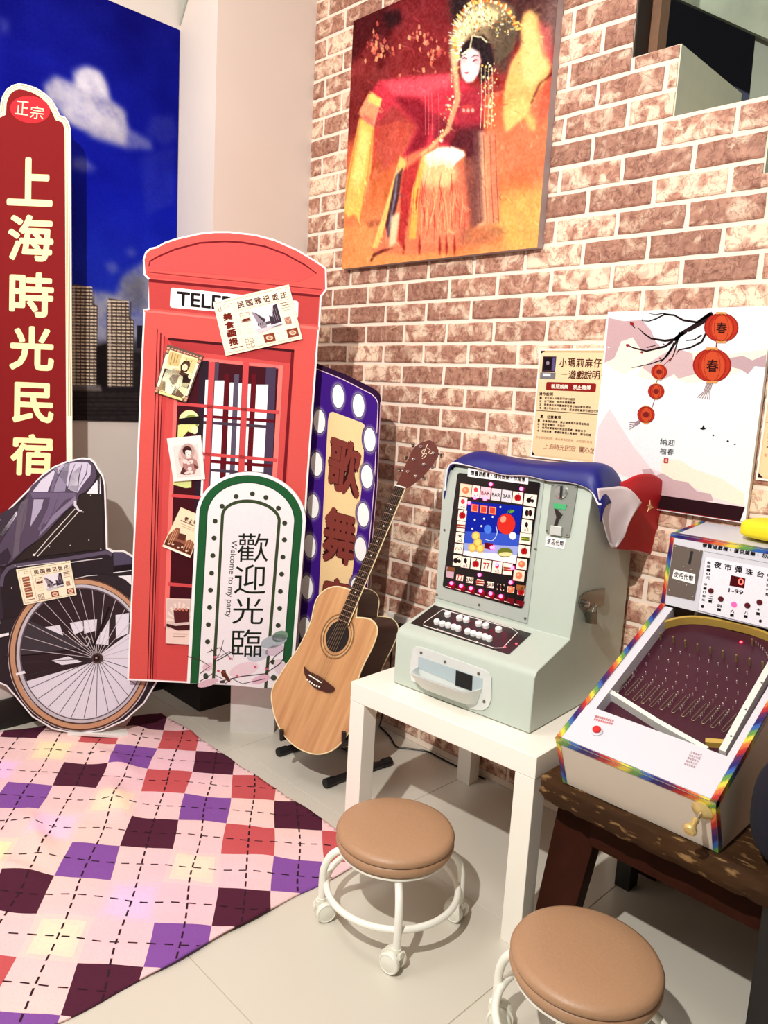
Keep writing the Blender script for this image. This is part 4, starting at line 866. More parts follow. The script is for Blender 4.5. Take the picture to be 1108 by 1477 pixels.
# neck, fretboard, frets
fb = G(303,782,346,800,582,238,540,226)
MB().prism([tuple(PLG.at(x, y, .012)) for x, y in fb], [tuple(PLG.at(x, y, .004)) for x, y in fb]).build('fretboard', mat('ebony', (34, 16, 14), .4), t, True)
nk = G(309,778,343,792,580,240,543,230)
q = MB().prism([tuple(PLG.at(x, y, .004)) for x, y in nk], [tuple(PLG.at(x, y, -.018)) for x, y in nk]).build('neck', mat('neck_mahogany', (110, 54, 30), .35), t, True)
MB().tube([tuple(PLG.at(*G(347, 800)[0], .011)), tuple(PLG.at(*G(583, 238)[0], .011))], .0016, 6).build('binding', cream, t, True)
MB().tube([tuple(PLG.at(*G(539, 226)[0], .012)), tuple(PLG.at(*G(583, 238)[0], .012))], .0022, 6).build('nut', mat('bone', (250, 246, 232), .4), t, True)
fm = mat('fret_nickel', (206, 180, 160), .3, .8)
def fbp(u, v, off): # u across, v along from nut (0) to body end (1)
    l = np.array(G(540,226)[0])*(1-v)+np.array(G(303,782)[0])*v; r = np.array(G(582,238)[0])*(1-v)+np.array(G(346,800)[0])*v; p = l*(1-u)+r*u
    return tuple(PLG.at(p[0], p[1], off))
for n in range(1, 21):
    v = (1-2**(-n/12))/(1-2**(-20.4/12)); v = v*.62+n/20.4*.38
    MB().tube([fbp(.02, v, .0125), fbp(.98, v, .0125)], .0009, 5).build('fret', fm, t, True)
for n in (3, 5, 7, 9, 12, 15):
    v = (1-2**(-(n-.5)/12))/(1-2**(-20.4/12)); v = v*.62+(n-.5)/20.4*.38
    MB().lathe([(0, 0), (.0022, 0), (.0022, .0004), (0, .0005)], 10, frame(fbp(.5, v, .0121), GN)).build('fret_marker', mat('bone', (250, 246, 232), .4), t, True)
for i in range(6):
    u = .1+.16*i; x0, y0 = PG[i]
    MB().tube([fbp(u, 0, .0145), fbp(u, .999, .0148), gp(192+i*9.5, 1006+i*6, .0125)], .0005, 4).build('string', mat('string_bronze', (196, 160, 120), .3, .8), t, True)
hs = G(540,232,548,218,566,180,584,140,604,95,622,68,650,50,682,42,700,52,718,84,716,112,690,150,664,182,640,204,604,232,584,242)
MB().prism([tuple(PLG.at(x, y, .010-.0)) for x, y in hs], [tuple(PLG.at(x, y, -.006)) for x, y in hs]).build('headstock', mat('headstock_brown', (104, 44, 32), .35, rgb2=(80, 32, 24), scale=20, coat=.3), t, True)
chrome = mat('chrome', (214, 206, 200), .18, 1.0)
for x, y, sx in ((640, 70, -1), (610, 122, -1), (586, 172, -1), (706, 96, 1), (668, 142, 1), (634, 190, 1)):
    MB().lathe([(0, 0), (.004, 0), (.004, .004), (.0022, .005), (.0022, .011), (0, .012)], 10, frame(gp(x+sx*-8, y, .010), GN)).build('string_post', chrome, t, True)
    a0 = np.array(gp(x+sx*4, y, .0)); b0 = np.array(gp(x+sx*26, y+sx*8, .0))
    pg = MB().tube([tuple(a0), tuple(a0+(b0-a0)*.6)], .0025, 8); pg.lathe([(0, -.004), (.006, -.0035), (.009, 0), (.006, .0035), (0, .004)], 10, frame(tuple(b0), b0-a0)); pg.build('tuning_peg', chrome, t, True)
pr = Print(PLG, .0104, .0002)
pr.line(G(672,60,662,84,650,110), .8, (240, 220, 190), 0); pr.line(spline(G(664,78,650,86,654,100,668,96,664,108,650,118), 4, False), .7, (240, 220, 190), 0); pr.line(spline(G(672,74,684,84,676,94,690,98), 4, False), .7, (240, 220, 190), 0)
pr.build('headstock_inlay', t, vcmat('inlay_print', .4))
# stand
st = root('guitar_stand', 'black tubular floor stand holding the acoustic guitar', 'stand', (-1.72, 1.55, 0))
blk = mat('black_rubber_tube', (22, 18, 20), .45)
def floorp(x, y, z=0.013): 
    d = ray(x, y); v = CAM+d*((z-CH)/d[2]); return v
A1, A2 = floorp(470, 1130), floorp(562, 1098); B1 = floorp(402, 1085); B2 = B1+(A2-A1)
MB().tube([tuple(A1), tuple(A1*.5+A2*.5), tuple(A2)], .012, 12).build('leg', blk, st, True)
MB().tube([tuple(B1), tuple(B1*.5+B2*.5), tuple(B2)], .012, 12).build('leg', blk, st, True)
for p_, q_ in ((A1, A2), (A2, A1), (B1, B2), (B2, B1)):
    d = (p_-q_)/np.linalg.norm(p_-q_); MB().tube([tuple(p_-d*.03), tuple(p_+d*.003), tuple(p_+d*.006)], [.0148, .0148, .010], 12).build('foot_cap', mat('rubber_cap', (16, 12, 14), .6), st, True)
Am, Bm = A1*.22+A2*.78, B1*.22+B2*.78; M_ = (Am+Bm)/2
MB().tube([tuple(Am), tuple(Bm)], .009, 10).build('crossbar', blk, st, True)
MB().tube([tuple(M_), (M_[0], M_[1]+.01, .30)], .009, 10).build('upright', blk, st, True)
gb = np.array(gp(84, 1246)); gb2 = np.array(gp(338, 1256))
for e in (gb, gb2):
    i0 = e-GN*(DEP+.012); i0[2] -= .012; f0 = e+GN*.012; f0[2] -= .014; f1 = f0.copy(); f1[2] += .03
    MB().tube([(M_[0], M_[1], .11), tuple(i0), tuple(f0), tuple(f1)], .007, 8).build('yoke_arm', blk, st, True)
# second rubber foot seen left of the body
# ---------------------------------------------------------------- white side table
TX, TY, TA = -1.360386, 1.282509, 0.0506575
tm = Matrix.Translation((TX, TY, 0)) @ Matrix.Rotation(TA, 4, 'Z')
t = root('side_table', 'square white lacquered side table under the green-grey slot machine', 'table', matrix=tm)
wl = mat('white_lacquer', (250, 244, 232), .35, var=.01)
bevel(MB().box(0, .55, 0, .55, .40, .45).build('tabletop', wl, t), .0015)
for x, y in ((0, 0), (.5, 0), (0, .5), (.5, .5)):
    bevel(MB().box(x+.0005, x+.0495, y+.0005, y+.0495, 0, .3995).build('leg', wl, t), .0015)
# cable on the floor
t = root('black_cable', 'thin black cable lying along the foot of the brick wall', 'cable', (-1.6, 1.83, 0))
cp = [floorp(x, y, .004) for x, y in ((550, 1046), (562, 1062), (572, 1077), (590, 1080), (616, 1084), (636, 1094), (656, 1104), (700, 1124))]
cs = spline([tuple(min(v, WY-.012) if i == 1 else v for i, v in enumerate(p)) for p in cp], 5, False)
MB().tube([(-1.715, 1.80, .39), (-1.72, 1.80, .2), (-1.75, 1.80, .05)]+[(x, y, .0045) for x, y, z in cs], .003, 8).build('cord', mat('black_plastic', (22, 18, 20), .4), t, True)
# ---------------------------------------------------------------- slot machine
MM = Matrix.Translation((-1.287, 1.363, .4505)) @ Matrix.Rotation(math.radians(4.0), 4, 'Z')
Minv = np.array(MM.inverted()); Mn = np.array(MM)
t = root('slot_machine', 'green-grey tabletop slot machine with lit screen on the white table', 'slot machine', matrix=MM)
Wm = .402
def mw(v): return Mn[:3, :3] @ np.array(v, float)+Mn[:3, 3]
def ml(v): return Minv[:3, :3] @ np.array(v, float)+Minv[:3, 3]
def mplane(P, n): return Plane(mw(P), Mn[:3, :3] @ np.array(n, float))
paint = mat('greygreen_enamel', (186, 196, 184), .42, var=.03, scale=50, bump=.12)
prof = [(0, .002), (0, .13), (.008, .143), (.02, .149), (.154, .188), (.196, .55), (.21, .566), (.30, .566), (.445, .40), (.455, .38), (.455, .002)]
b0 = MB().prism([(0, y, z) for y, z in prof], [(Wm, y, z) for y, z in prof]).build('cabinet', paint, t)
bevel(b0, .008, 3); smooth(b0)
sl = np.array([0, -(.55-.188), (.196-.154)]); sl = np.array([0, -.362, .042]); sl /= np.linalg.norm(sl)     # screen face normal
PF = mplane((0, .154, .188), sl); PS = mplane((0, .02, .149), (0, -.039, .134)); PB = mplane((0, 0, .05), (0, -1, 0)); PR = mplane((Wm, .2, .2), (1, 0, 0))
s6 = crop(630, 670, 5.832); s8 = crop(560, 640, 2.638); s9 = crop(560, 860, 4.262)
def slab(pl, pts, h, name, m, par, base=.0005, bv=0):
    f = [tuple(pl.at(x, y, base+h)) for x, y in pts]; b = [tuple(pl.at(x, y, base)) for x, y in pts]
    # keep the outline perpendicular to the face
    b = [tuple(np.array(v)-pl.n*h) for v in f]
    o = MB().prism(f, b).build(name, m, par, True)
    if bv: bevel(o, bv)
    return o
metal = mat('brushed_plate', (196, 204, 196), .32, .35, var=.04, scale=90)
slab(PF, s6(62,40,905,130,760,1340,-8,1118), .002, 'bezel_plate', metal, t)
gq = s6(176,68,872,150,720,1215,48,1030)
slab(PF, rr(gq, 4), .0022, 'screen_glass', mat('screen_black', (18, 8, 12), .2), t, .0025)
pr = Print(Plane(PF.P+PF.n*.0048, PF.n), .0003, .0002)
CR = (252, 232, 214)
fr = U = None
def cell(x0, y0, x1, y1, kind, col=CR):
    # picture cells in crop pixels; the rows slope with the face
    q = s6(x0, y0, x1, y0+(x1-x0)*.14, x1-(y1-y0)*.1, y1+(x1-x0)*.14, x0-(y1-y0)*.1, y1)
    pr.poly(q, (60, 20, 24), 1); pr.poly(inset(q, .45), col, 2)
    cx_, cy_ = sum(a for a, b in q)/4, sum(b for a, b in q)/4; R_, K_ = (176, 22, 30), (28, 16, 18)
    if kind == 'o': pr.oval(cx_, cy_, 4.8, 5, (236, 120, 84), 3); pr.oval(cx_-1, cy_-1, 2, 2, (250, 170, 130), 4, n=10)
    if kind == 'a': pr.oval(cx_-1.6, cy_, 3.2, 4.6, R_, 3, n=14); pr.oval(cx_+1.6, cy_, 3.2, 4.6, R_, 3, n=14); pr.line([(cx_, cy_-4), (cx_+2, cy_-7)], 1, K_, 4)
    if kind == 'c': pr.oval(cx_-2, cy_, 3.6, 3.8, K_, 3, n=14); pr.oval(cx_+3, cy_+1, 2.4, 2.6, K_, 3, n=12); pr.line([(cx_-1, cy_-3), (cx_+4, cy_-6)], .9, K_, 3)
    if kind == 'e': pr.oval(cx_-2.4, cy_, 2.8, 4.8, K_, 3, n=14); pr.oval(cx_+2.4, cy_, 2.8, 4.8, K_, 3, n=14); pr.oval(cx_, cy_, 1, 3, (120, 60, 60), 4, n=8)
    if kind == 'b': pr.poly([(cx_-6, cy_-3.4), (cx_+6, cy_-2), (cx_+6, cy_+3.6), (cx_-6, cy_+2.2)], (150, 60, 44), 3); pr.line([(cx_-6, cy_-.6), (cx_+6, cy_+.8)], .8, CR, 4)
    if kind == 'g': pr.poly([(cx_-6, cy_-3.4), (cx_+6, cy_-2), (cx_+6, cy_+3.6), (cx_-6, cy_+2.2)], (96, 110, 40), 3); pr.line([(cx_-6, cy_-.6), (cx_+6, cy_+.8)], .8, (230, 214, 90), 4)
    if kind == 's': pr.text('★', [(cx_-3.5, cy_-6), (cx_+3.5, cy_-5.5), (cx_+3.5, cy_+.5), (cx_-3.5, cy_)], K_, 3); pr.text('x2', [(cx_-3.5, cy_+2), (cx_+3, cy_+2.5), (cx_+3, cy_+6.5), (cx_-3.5, cy_+6)], K_, 3)
    if kind == 'x': pr.oval(cx_, cy_-2.4, 3, 3.6, (226, 60, 76), 3, n=14); pr.text('x2', [(cx_-3.5, cy_+2.6), (cx_+3, cy_+3), (cx_+3, cy_+7), (cx_-3.5, cy_+6.6)], K_, 3)
    if kind == 'k': pr.oval(cx_, cy_-2.4, 2.2, 4, K_, 3, n=14); pr.text('x2', [(cx_-3.5, cy_+2.6), (cx_+3, cy_+3), (cx_+3, cy_+7), (cx_-3.5, cy_+6.6)], K_, 3)
    if kind == '7': pr.text('77', [(cx_-4.6, cy_-4.6), (cx_+4.6, cy_-4), (cx_+4.6, cy_+4.6), (cx_-4.6, cy_+4)], R_, 3, .03)
    if kind == 'r': pr.text('BAR', [(cx_-6, cy_-3), (cx_+6, cy_-2), (cx_+6, cy_+3.4), (cx_-6, cy_+2.4)], K_, 3, .02); 
    if kind == 'w': pr.line([(cx_-5, cy_+2), (cx_-2, cy_-3), (cx_, cy_+2), (cx_+3, cy_-2), (cx_+5, cy_+3)], 1, (110, 90, 50), 3)
for a in ((198,155,300,265,'o',(246,206,178)), (300,170,370,275,'x'), (372,182,460,285,'r',(250,190,200)), (462,196,548,300,'r',(214,206,210)), (550,208,640,312,'r',(214,206,214)), (642,222,732,325,'a'), (738,240,848,345,'c')): cell(*a)
for a in ((188,268,262,372,'x'), (182,376,258,470,'a'), (172,470,246,560,'b'), (162,565,238,655,'s'), (150,660,228,745,'w'), (140,756,212,850,'c')): cell(*a)
for a in ((728,352,828,450,'e'), (716,456,808,572,'k'), (700,570,800,665,'g'), (690,672,792,775,'a'), (675,785,765,878,'o')): cell(*a)
for a in ((208,770,286,865,'k'), (290,782,375,880,'a'), (380,796,466,895,'7'), (470,808,556,912,'x'), (560,822,642,925,'b'), (648,880,745,975,'o',(250,214,190))): cell(*a)
for i, kd in enumerate(('7', 'r', 'b', 'r', 'e', 'o', 'a')): cell(165+i*86, 920+i*20, 228+i*86, 975+i*20, kd)
pr.poly(s6(85,860,150,870,140,960,78,945), (196, 160, 176), 2); pr.poly(s6(92,858,155,868,150,905,84,895), (120, 70, 40), 3); pr.poly(s6(672,1010,742,1018,738,1062,668,1052), (150, 90, 50), 3)
for i in range(8): pr.poly(s6(100+i*82,990+i*21,165+i*82,1006+i*21,150+i*82,1050+i*21,88+i*82,1034+i*21), (110, 14, 26), 1); pr.line(s6(75+i*82,1024+i*21,120+i*82,1036+i*21), .9, (250, 220, 214), 3)
# centre picture: night blue field, red round fruit and gold coins
ctr = s6(262,310,724,350,662,835,222,760)
pr.poly(ctr, (14, 30, 150), 3)
pr.poly(s6(240,560,700,590,688,690,232,660), (52, 80, 190), 3.3); pr.poly(s6(232,660,690,690,676,770,226,730), (150, 160, 214), 3.5); pr.poly(s6(226,725,676,765,662,835,222,762), (240, 232, 236), 3.7)
for x in (292, 366, 440): 
    q = s6(x, 330+(x-292)*.14, x+62, 338+(x-292)*.14, x+56, 405+(x-292)*.14, x-4, 395+(x-292)*.14); pr.poly(q, (206, 66, 50), 4); pr.line(inset(q, 1.2), .7, (250, 200, 150), 5, closed=True)
for x, y in ((320,465), (398,456), (376,518), (536,358), (300,540), (470,440)): pr.oval(*s6(x, y)[0], 1.3, 1.4, (236, 244, 255), 5, n=10)
pr.oval(*s6(585,500)[0], 13, 15, (206, 44, 34), 5); pr.oval(*s6(560,460)[0], 4, 5, (244, 150, 120), 6, rot=.5); pr.line(s6(590,420,605,385,625,380), 1.4, (70, 110, 40), 6); pr.oval(*s6(632,395)[0], 4, 2, (90, 150, 50), 6, rot=-.4)
for x, y in ((330,600), (345,655), (300,700), (365,705)): pr.oval(*s6(x, y)[0], 6, 6.4, (222, 170, 70), 5); pr.oval(*s6(x, y)[0], 4.2, 4.6, (244, 206, 110), 6)
pr.oval(*s6(430,545)[0], 5.5, 6.5, (70, 120, 220), 5); pr.line(spline(s6(500,520,508,580,470,640,410,630), 4, False), .8, (200, 220, 250), 6); pr.oval(*s6(575,740)[0], 11, 7, (104, 110, 40), 5); pr.oval(*s6(580,755)[0], 10, 3, (240, 214, 150), 6); pr.poly(s6(405,655,475,665,470,720,400,705), (90, 10, 20), 4)
pr.oval(*s6(640,600)[0], 5, 5.5, (238, 236, 244), 6)
pr.build('game_artwork', t, vcmat('lit_artwork', .3))
ledm = mat('pink_led', (255, 60, 130), .3, emit=14.0, var=0)
for x, y in ((458,165), (715,205), (325,278), (408,292), (276,322), (466,698), (508,840), (640,868), (362,928), (625,992), (127,998), (208,1020), (290,1040), (372,1062), (456,1085), (542,1108)):
    P = PF.at(*s6(x, y)[0], .0062)
    MB().lathe([(0, 0), (.0044, 0), (.0048, .0025), (.0034, .005), (0, .006)], 12, frame(tuple(P), PF.n)).build('led_lamp', ledm, t, True)
screw = mat('dull_screw', (120, 116, 104), .4, .7)
def screws(pl, pts, r=.0035, off=.0026):
    for x, y in pts: MB().lathe([(0, 0), (r, 0), (r*.85, .0018), (0, .0024)], 10, frame(tuple(pl.at(x, y, off)), pl.n)).build('screw', screw, t, True)
screws(PF, s6(66,552,915,145,832,712,745,1295,357,1180,2,1095))
# labels
def label(name, pl, q, txt, bold=.01, ink=(24, 18, 20), bg=(250, 246, 244), par=None, off=.003, pad=(.05, .2)):
    pr = Print(Plane(pl.P+pl.n*off, pl.n), 0.0002, .0002); pr.poly(q, bg, 0); H = homog(q)
    w = pad[0]; h = pad[1]; n = len(txt)
    for i, ch in enumerate(txt):
        if ch == ' ': continue
        a = w+(1-2*w)*(i+.06)/n; b = w+(1-2*w)*(i+.94)/n
        if ch in '！．：': pr.oval(*happly(H, (a+b)/2, .5), .5, 1.6, ink, 1, n=8); continue
        pr.text(ch, [happly(H, a, 1-h), happly(H, b, 1-h), happly(H, b, h), happly(H, a, h)], ink, 1, bold)
    return pr.build(name, par or t)
label('notice_label', PF, s6(265,30,774,96,768,168,260,100), '懷舊遊戲機：僅供娛樂．勿賭博', .03, off=.0052)
# coin acceptor
q = rr(s8(622,150,722,158,688,358,598,338), 3)
slab(PF, q, .004, 'coin_plate', mat('coin_plate_grey', (150, 154, 146), .35, .3), t, .0005, .001)
P = PF.at(*s8(659,183)[0], .005); MB().lathe([(0, 0), (.0165, 0), (.0165, .003), (.0135, .0055), (0, .006)], 28, frame(tuple(P), PF.n)).build('coin_dial', mat('steel_dial', (214, 214, 210), .25, .8), t, True)
slab(PF, s8(655,160,664,161,661,207,652,206), .0009, 'coin_slot', mat('slot_black', (10, 8, 8), .6), t, .011)
slab(PF, s8(628,226,680,232,674,252,630,246), .002, 'coin_badge', mat('green_badge', (70, 170, 110), .4), t, .0045)
slab(PF, s8(632,248,642,250,662,270,648,290,640,320,628,318,640,280), .003, 'reject_lever', mat('dark_lever', (40, 26, 24), .4), t, .0045)
slab(PF, s8(618,310,660,316,656,352,612,345), .006, 'coin_cup', mat('coin_cup_grey', (206, 208, 202), .3, .2), t, .0045, .0015)
screws(PF, s8(626,156,716,164,604,330,680,346), .0026, .0045)
label('token_label', PF, s8(603,352,676,364,670,402,597,388), '使用代幣', .02, off=.001)
# button deck
slab(PS, s9(283,54,880,228,742,356,138,164), .0015, 'button_panel', mat('deck_black', (22, 14, 16), .3), t)
pr = Print(Plane(PS.P+PS.n*.0021, PS.n), .0002, .0002)
pr.line(s9(335,82,760,196,796,222,706,316,655,318,215,178,222,160), .9, (232, 226, 220), 1, closed=True)
pr.line(s9(300,200,545,282), .5, (220, 200, 190), 1)
for x, y in ((718,312), (788,292)): pr.oval(*s9(x, y)[0], 2, 1.6, (226, 110, 120), 2, n=12)
for x, y in ((303,204), (545,282)): pr.oval(*s9(x, y)[0], 1.6, 1.4, (226, 214, 206), 2, n=12)
for i in range(8): pr.oval(*s9(430+i*36+(20 if i > 3 else 0), 135+i*11+(20 if i > 3 else 0))[0], 1.6, 1.2, (150, 20, 34), 1, n=10)
pr.build('deck_lettering', t)
bw = mat('white_button', (252, 250, 246), .3, var=.01)
for x, y, r in ((367,115,.0085), (440,138,.0085), (482,148,.0085), (558,172,.0085), (602,184,.0085), (680,208,.0085), (300,160,.0080), (335,172,.0080), (370,182,.0080), (405,193,.0080), (432,202,.0080), (490,220,.0080), (525,232,.0080), (560,242,.0080), (595,253,.0080), (622,265,.0080)):
    MB().lathe([(0, 0), (r, 0), (r, .008), (r*.8, .0105), (0, .0115)], 20, frame(tuple(PS.at(*s9(x, y+6)[0], .002)), PS.n)).build('button', bw, t, True)
# coin tray
q = rr(s9(150,306,612,450,634,500,628,640,590,700,540,706,460,690,134,410)[0:2]+s9(634,480,628,660,600,698,540,704), 3) if False else s9(150,325,170,308,205,312,590,452,618,470,634,500,630,640,615,680,585,702,545,702,500,690,470,660,140,520,134,420)
slab(PB, q, .003, 'tray_plate', mat('tray_grey', (214, 218, 214), .35, .1), t, .0008, .0012)
rec = s9(185,372,580,510,578,590,515,584,180,470)
slab(PB, s9(186,370,580,508,578,570,520,584,182,440), .0008, 'tray_back', mat('tray_recess', (176, 190, 194), .5), t, .004)
slab(PB, s9(416,455,518,490,514,582,412,548), .0008, 'payout_slot', mat('slot_black', (10, 8, 8), .6), t, .0052)
# the projecting scoop: rim loop in local space, tapering down to the plate
rimL = [ml(PB.at(*s9(x, y)[0], .004)) for x, y in ((182, 420), (578, 560))]
x0, z0 = rimL[0][0], rimL[0][2]; x1, z1 = rimL[1][0], rimL[1][2]; zr = (z0+z1)/2-.004
m = MB(); n = 40; rim, bot = [], []
for i in range(n+1):
    s = i/n; x = x0+(x1-x0)*s; dpt = .056*(1-abs(2*s-1)**14)+.004; rim.append((x, -dpt, zr)); bot.append((x0+(x1-x0)*(.06+.88*s), -.006-.020*(1-abs(2*s-1)**6), zr-.042))
inn = [(x0+(x1-x0)*(.015+.97*i/n), -max(.0045, .052*(1-abs(2*i/n-1)**14)), zr) for i in range(n+1)]
inb = [(a*.98+(x0+x1)/2*.02, b*.6, c+.004) for a, b, c in bot]
vs = rim+bot+inn+inb; N = n+1; fs = []
for i in range(n):
    fs += [(i, i+1, N+i+1, N+i), (2*N+i, 2*N+i+1, i+1, i), (3*N+i, 3*N+i+1, 2*N+i+1, 2*N+i)]
bb = [(a, -.0035, c) for a, b, c in bot]; k0 = len(vs); vs += bb
for i in range(n): fs.append((N+i, N+i+1, k0+i+1, k0+i))
m.add(vs, fs); smooth(m.build('coin_scoop', mat('tray_grey', (214, 218, 214), .35, .1), t), .9)
screws(PB, s9(203,348,350,404,556,476,590,648), .004, .004)
# hasp and padlock
s5c = crop(780, 740, 3.378)
slab(PR, s5c(198,410,215,392,250,378,316,366,312,450,285,458,262,440,240,470,205,476,190,440), .004, 'hasp', mat('steel_hasp', (120, 118, 104), .25, .9), t, .001, .001)
P = PR.at(*s5c(262,450)[0], .012)
lk = root  # padlock body + shackle
lb = slab(PR, s5c(246,484,280,488,276,545,242,540), .014, 'padlock', mat('padlock_steel', (104, 102, 88), .25, .9), t, .006, .002)
a0, a1 = np.array(PR.at(*s5c(254,486)[0], .013)), np.array(PR.at(*s5c(272,488)[0], .013)); up_ = np.array([0, 0, .018])
MB().tube([tuple(a0), tuple(a0+up_*.8), tuple((a0+a1)/2+up_*1.15), tuple(a1+up_*.8), tuple(a1)], .002, 8).build('shackle', chrome, t, True)
MB().lathe([(0, 0), (.009, 0), (.009, .01), (.006, .014), (0, .015)], 16, frame(tuple(PR.at(*s5c(208,440)[0], .002)), PR.n)).build('lock_barrel', chrome, t, True)

# ---- cloths draped on the machine
def sheet(name, label_, rows, material, thick=.004, cat='cloth', hem=None, par=None):
    """rows of 3-D points (machine space) form a draped sheet with real thickness"""
    nr, nc = len(rows), len(rows[0]); P = np.array([[mw(p) for p in r] for r in rows])
    def fine(Q, ax, n=4):
        Q = np.moveaxis(Q, ax, 0); out = []
        for i in range(len(Q)-1):
            p0, p1, p2, p3 = Q[max(i-1, 0)], Q[i], Q[i+1], Q[min(i+2, len(Q)-1)]
            for j in range(n):
                s = j/n; out.append(.5*((2*p1)+(-p0+p2)*s+(2*p0-5*p1+4*p2-p3)*s*s+(-p0+3*p1-3*p2+p3)*s**3))
        out.append(Q[-1]); return np.moveaxis(np.array(out), 0, ax)
    P = fine(fine(P, 0), 1); R, Cn = P.shape[:2]
    vs = P.reshape(-1, 3); fs = [(i*Cn+j, i*Cn+j+1, (i+1)*Cn+j+1, (i+1)*Cn+j) for i in range(R-1) for j in range(Cn-1)]
    o = MB().add([tuple(v) for v in vs], fs)
    me = bpy.data.meshes.new(name); me.from_pydata(o.v, [], o.f); me.update()
    ob = link(name, me, material, par, par is not None)
    s = ob.modifiers.new('thickness', 'SOLIDIFY'); s.thickness = thick; s.offset = 1
    for p in me.polygons: p.use_smooth = True
    if par is None: tag(ob, label_, cat)
    return ob, P
blue = mat('blue_satin', (8, 12, 96), .5, rgb2=(14, 24, 128), scale=14, bump=.2)
rows = []
us = [-.012, -.004, .05, .11, .17, .23, .29, .35, .400, .424, .432]
hang = [.085, .016, .010, .016, .022, .017, .022, .020, .030, .06, .06]
for kk, v in enumerate([0, 1, 2, 3, 4, 5, 6, 7]):
    row = []
    for i, u in enumerate(us):
        side = u < 0 or u > .405
        if side:
            over = (.085 if u < -.01 else .02) if u < 0 else (.04 if u < .43 else .075)
        zt = .573+.008*math.sin(u*38+v)*.5+(.004 if 2 <= v <= 5 else 0)
        if v == 0: p = [u, .182, .573-hang[i]]
        elif v == 1: p = [u, .186, .573-hang[i]*.45]
        elif v == 2: p = [u, .198, .579]
        elif v == 3: p = [u, .225, .587+.006*math.sin(u*22)]
        elif v == 4: p = [u, .26, .588+.006*math.sin(u*19+1)]
        elif v == 5: p = [u, .30, .580]
        elif v == 6: p = [u, .335, .545]
        else: p = [u, .365, .512]
        if side and v > 0: p[2] -= over*(1 if v < 6 else .8)
        row.append(p)
    rows.append(row)
ob, PP = sheet('blue_cloth', 'deep blue cloth draped over the top of the slot machine', rows, blue)
# pale hem piping along the front
hm = MB().tube([tuple(p) for p in PP[0]], .0022, 6).build('hem', mat('white_hem', (236, 232, 240), .6), ob, False)
# red flag cloth hanging at the machine's right rear
redm = mat('red_flag_cloth', (206, 22, 34), .6, rgb2=(176, 14, 26), scale=12, bump=.2)
PQ = mplane((Wm+.012, 0, 0), (1, 0, 0))
def rq(x, y, off=0.0): return ml(PQ.at(x, y, off))
cr = crop(620, 640, 3.078)
def flagrow(pts): return [rq(*cr(x, y)[0], o_) for x, y, o_ in pts]
rows = [flagrow([(760,190,.0), (850,170,.01), (920,140,.03), (985,135,.045), (1030,160,.05)]),
        flagrow([(765,260,.004), (850,250,.02), (930,220,.035), (1015,215,.05), (1065,250,.055)]),
        flagrow([(785,340,.004), (860,340,.014), (940,330,.03), (1040,300,.05), (1086,330,.055)]),
        flagrow([(800,400,.003), (880,410,.014), (950,410,.03), (1030,395,.045), (1100,372,.055)]),
        flagrow([(810,465,.003), (880,472,.010), (945,480,.024), (1020,502,.04), (1068,505,.05)])]
ob2, _ = sheet('red_star_cloth', 'red cloth with a gold star hanging off the machine\'s right side', rows, redm)
# white lining folded over the left half
rows = [flagrow([(748,200,.012), (800,195,.02), (860,190,.032), (905,215,.045), (942,262,.052)]),
        flagrow([(758,270,.012), (800,270,.02), (850,270,.032), (890,280,.042), (915,300,.050)]),
        flagrow([(772,350,.010), (800,350,.018), (838,350,.026), (868,345,.034), (885,355,.040)]),
        flagrow([(786,410,.008), (806,412,.014), (832,412,.022), (852,408,.028), (866,410,.032)]),
        flagrow([(804,462,.006), (812,464,.010), (822,462,.014), (828,460,.018), (834,458,.020)])]
ln, _ = sheet('lining', '', rows, mat('white_lining', (240, 224, 228), .7), .003, par=ob2)
stq = [rq(*cr(x, y)[0], .050) for x, y in ((979, 250), (983, 275), (996, 284), (983, 288), (968, 302), (975, 282), (966, 272), (978, 272))]
MB().prism([tuple(mw(p)) for p in stq], [tuple(mw(np.array(p)-np.array([.0015, 0, 0]))) for p in stq]).build('star', mat('gold_star', (250, 206, 150), .5), ob2, True)

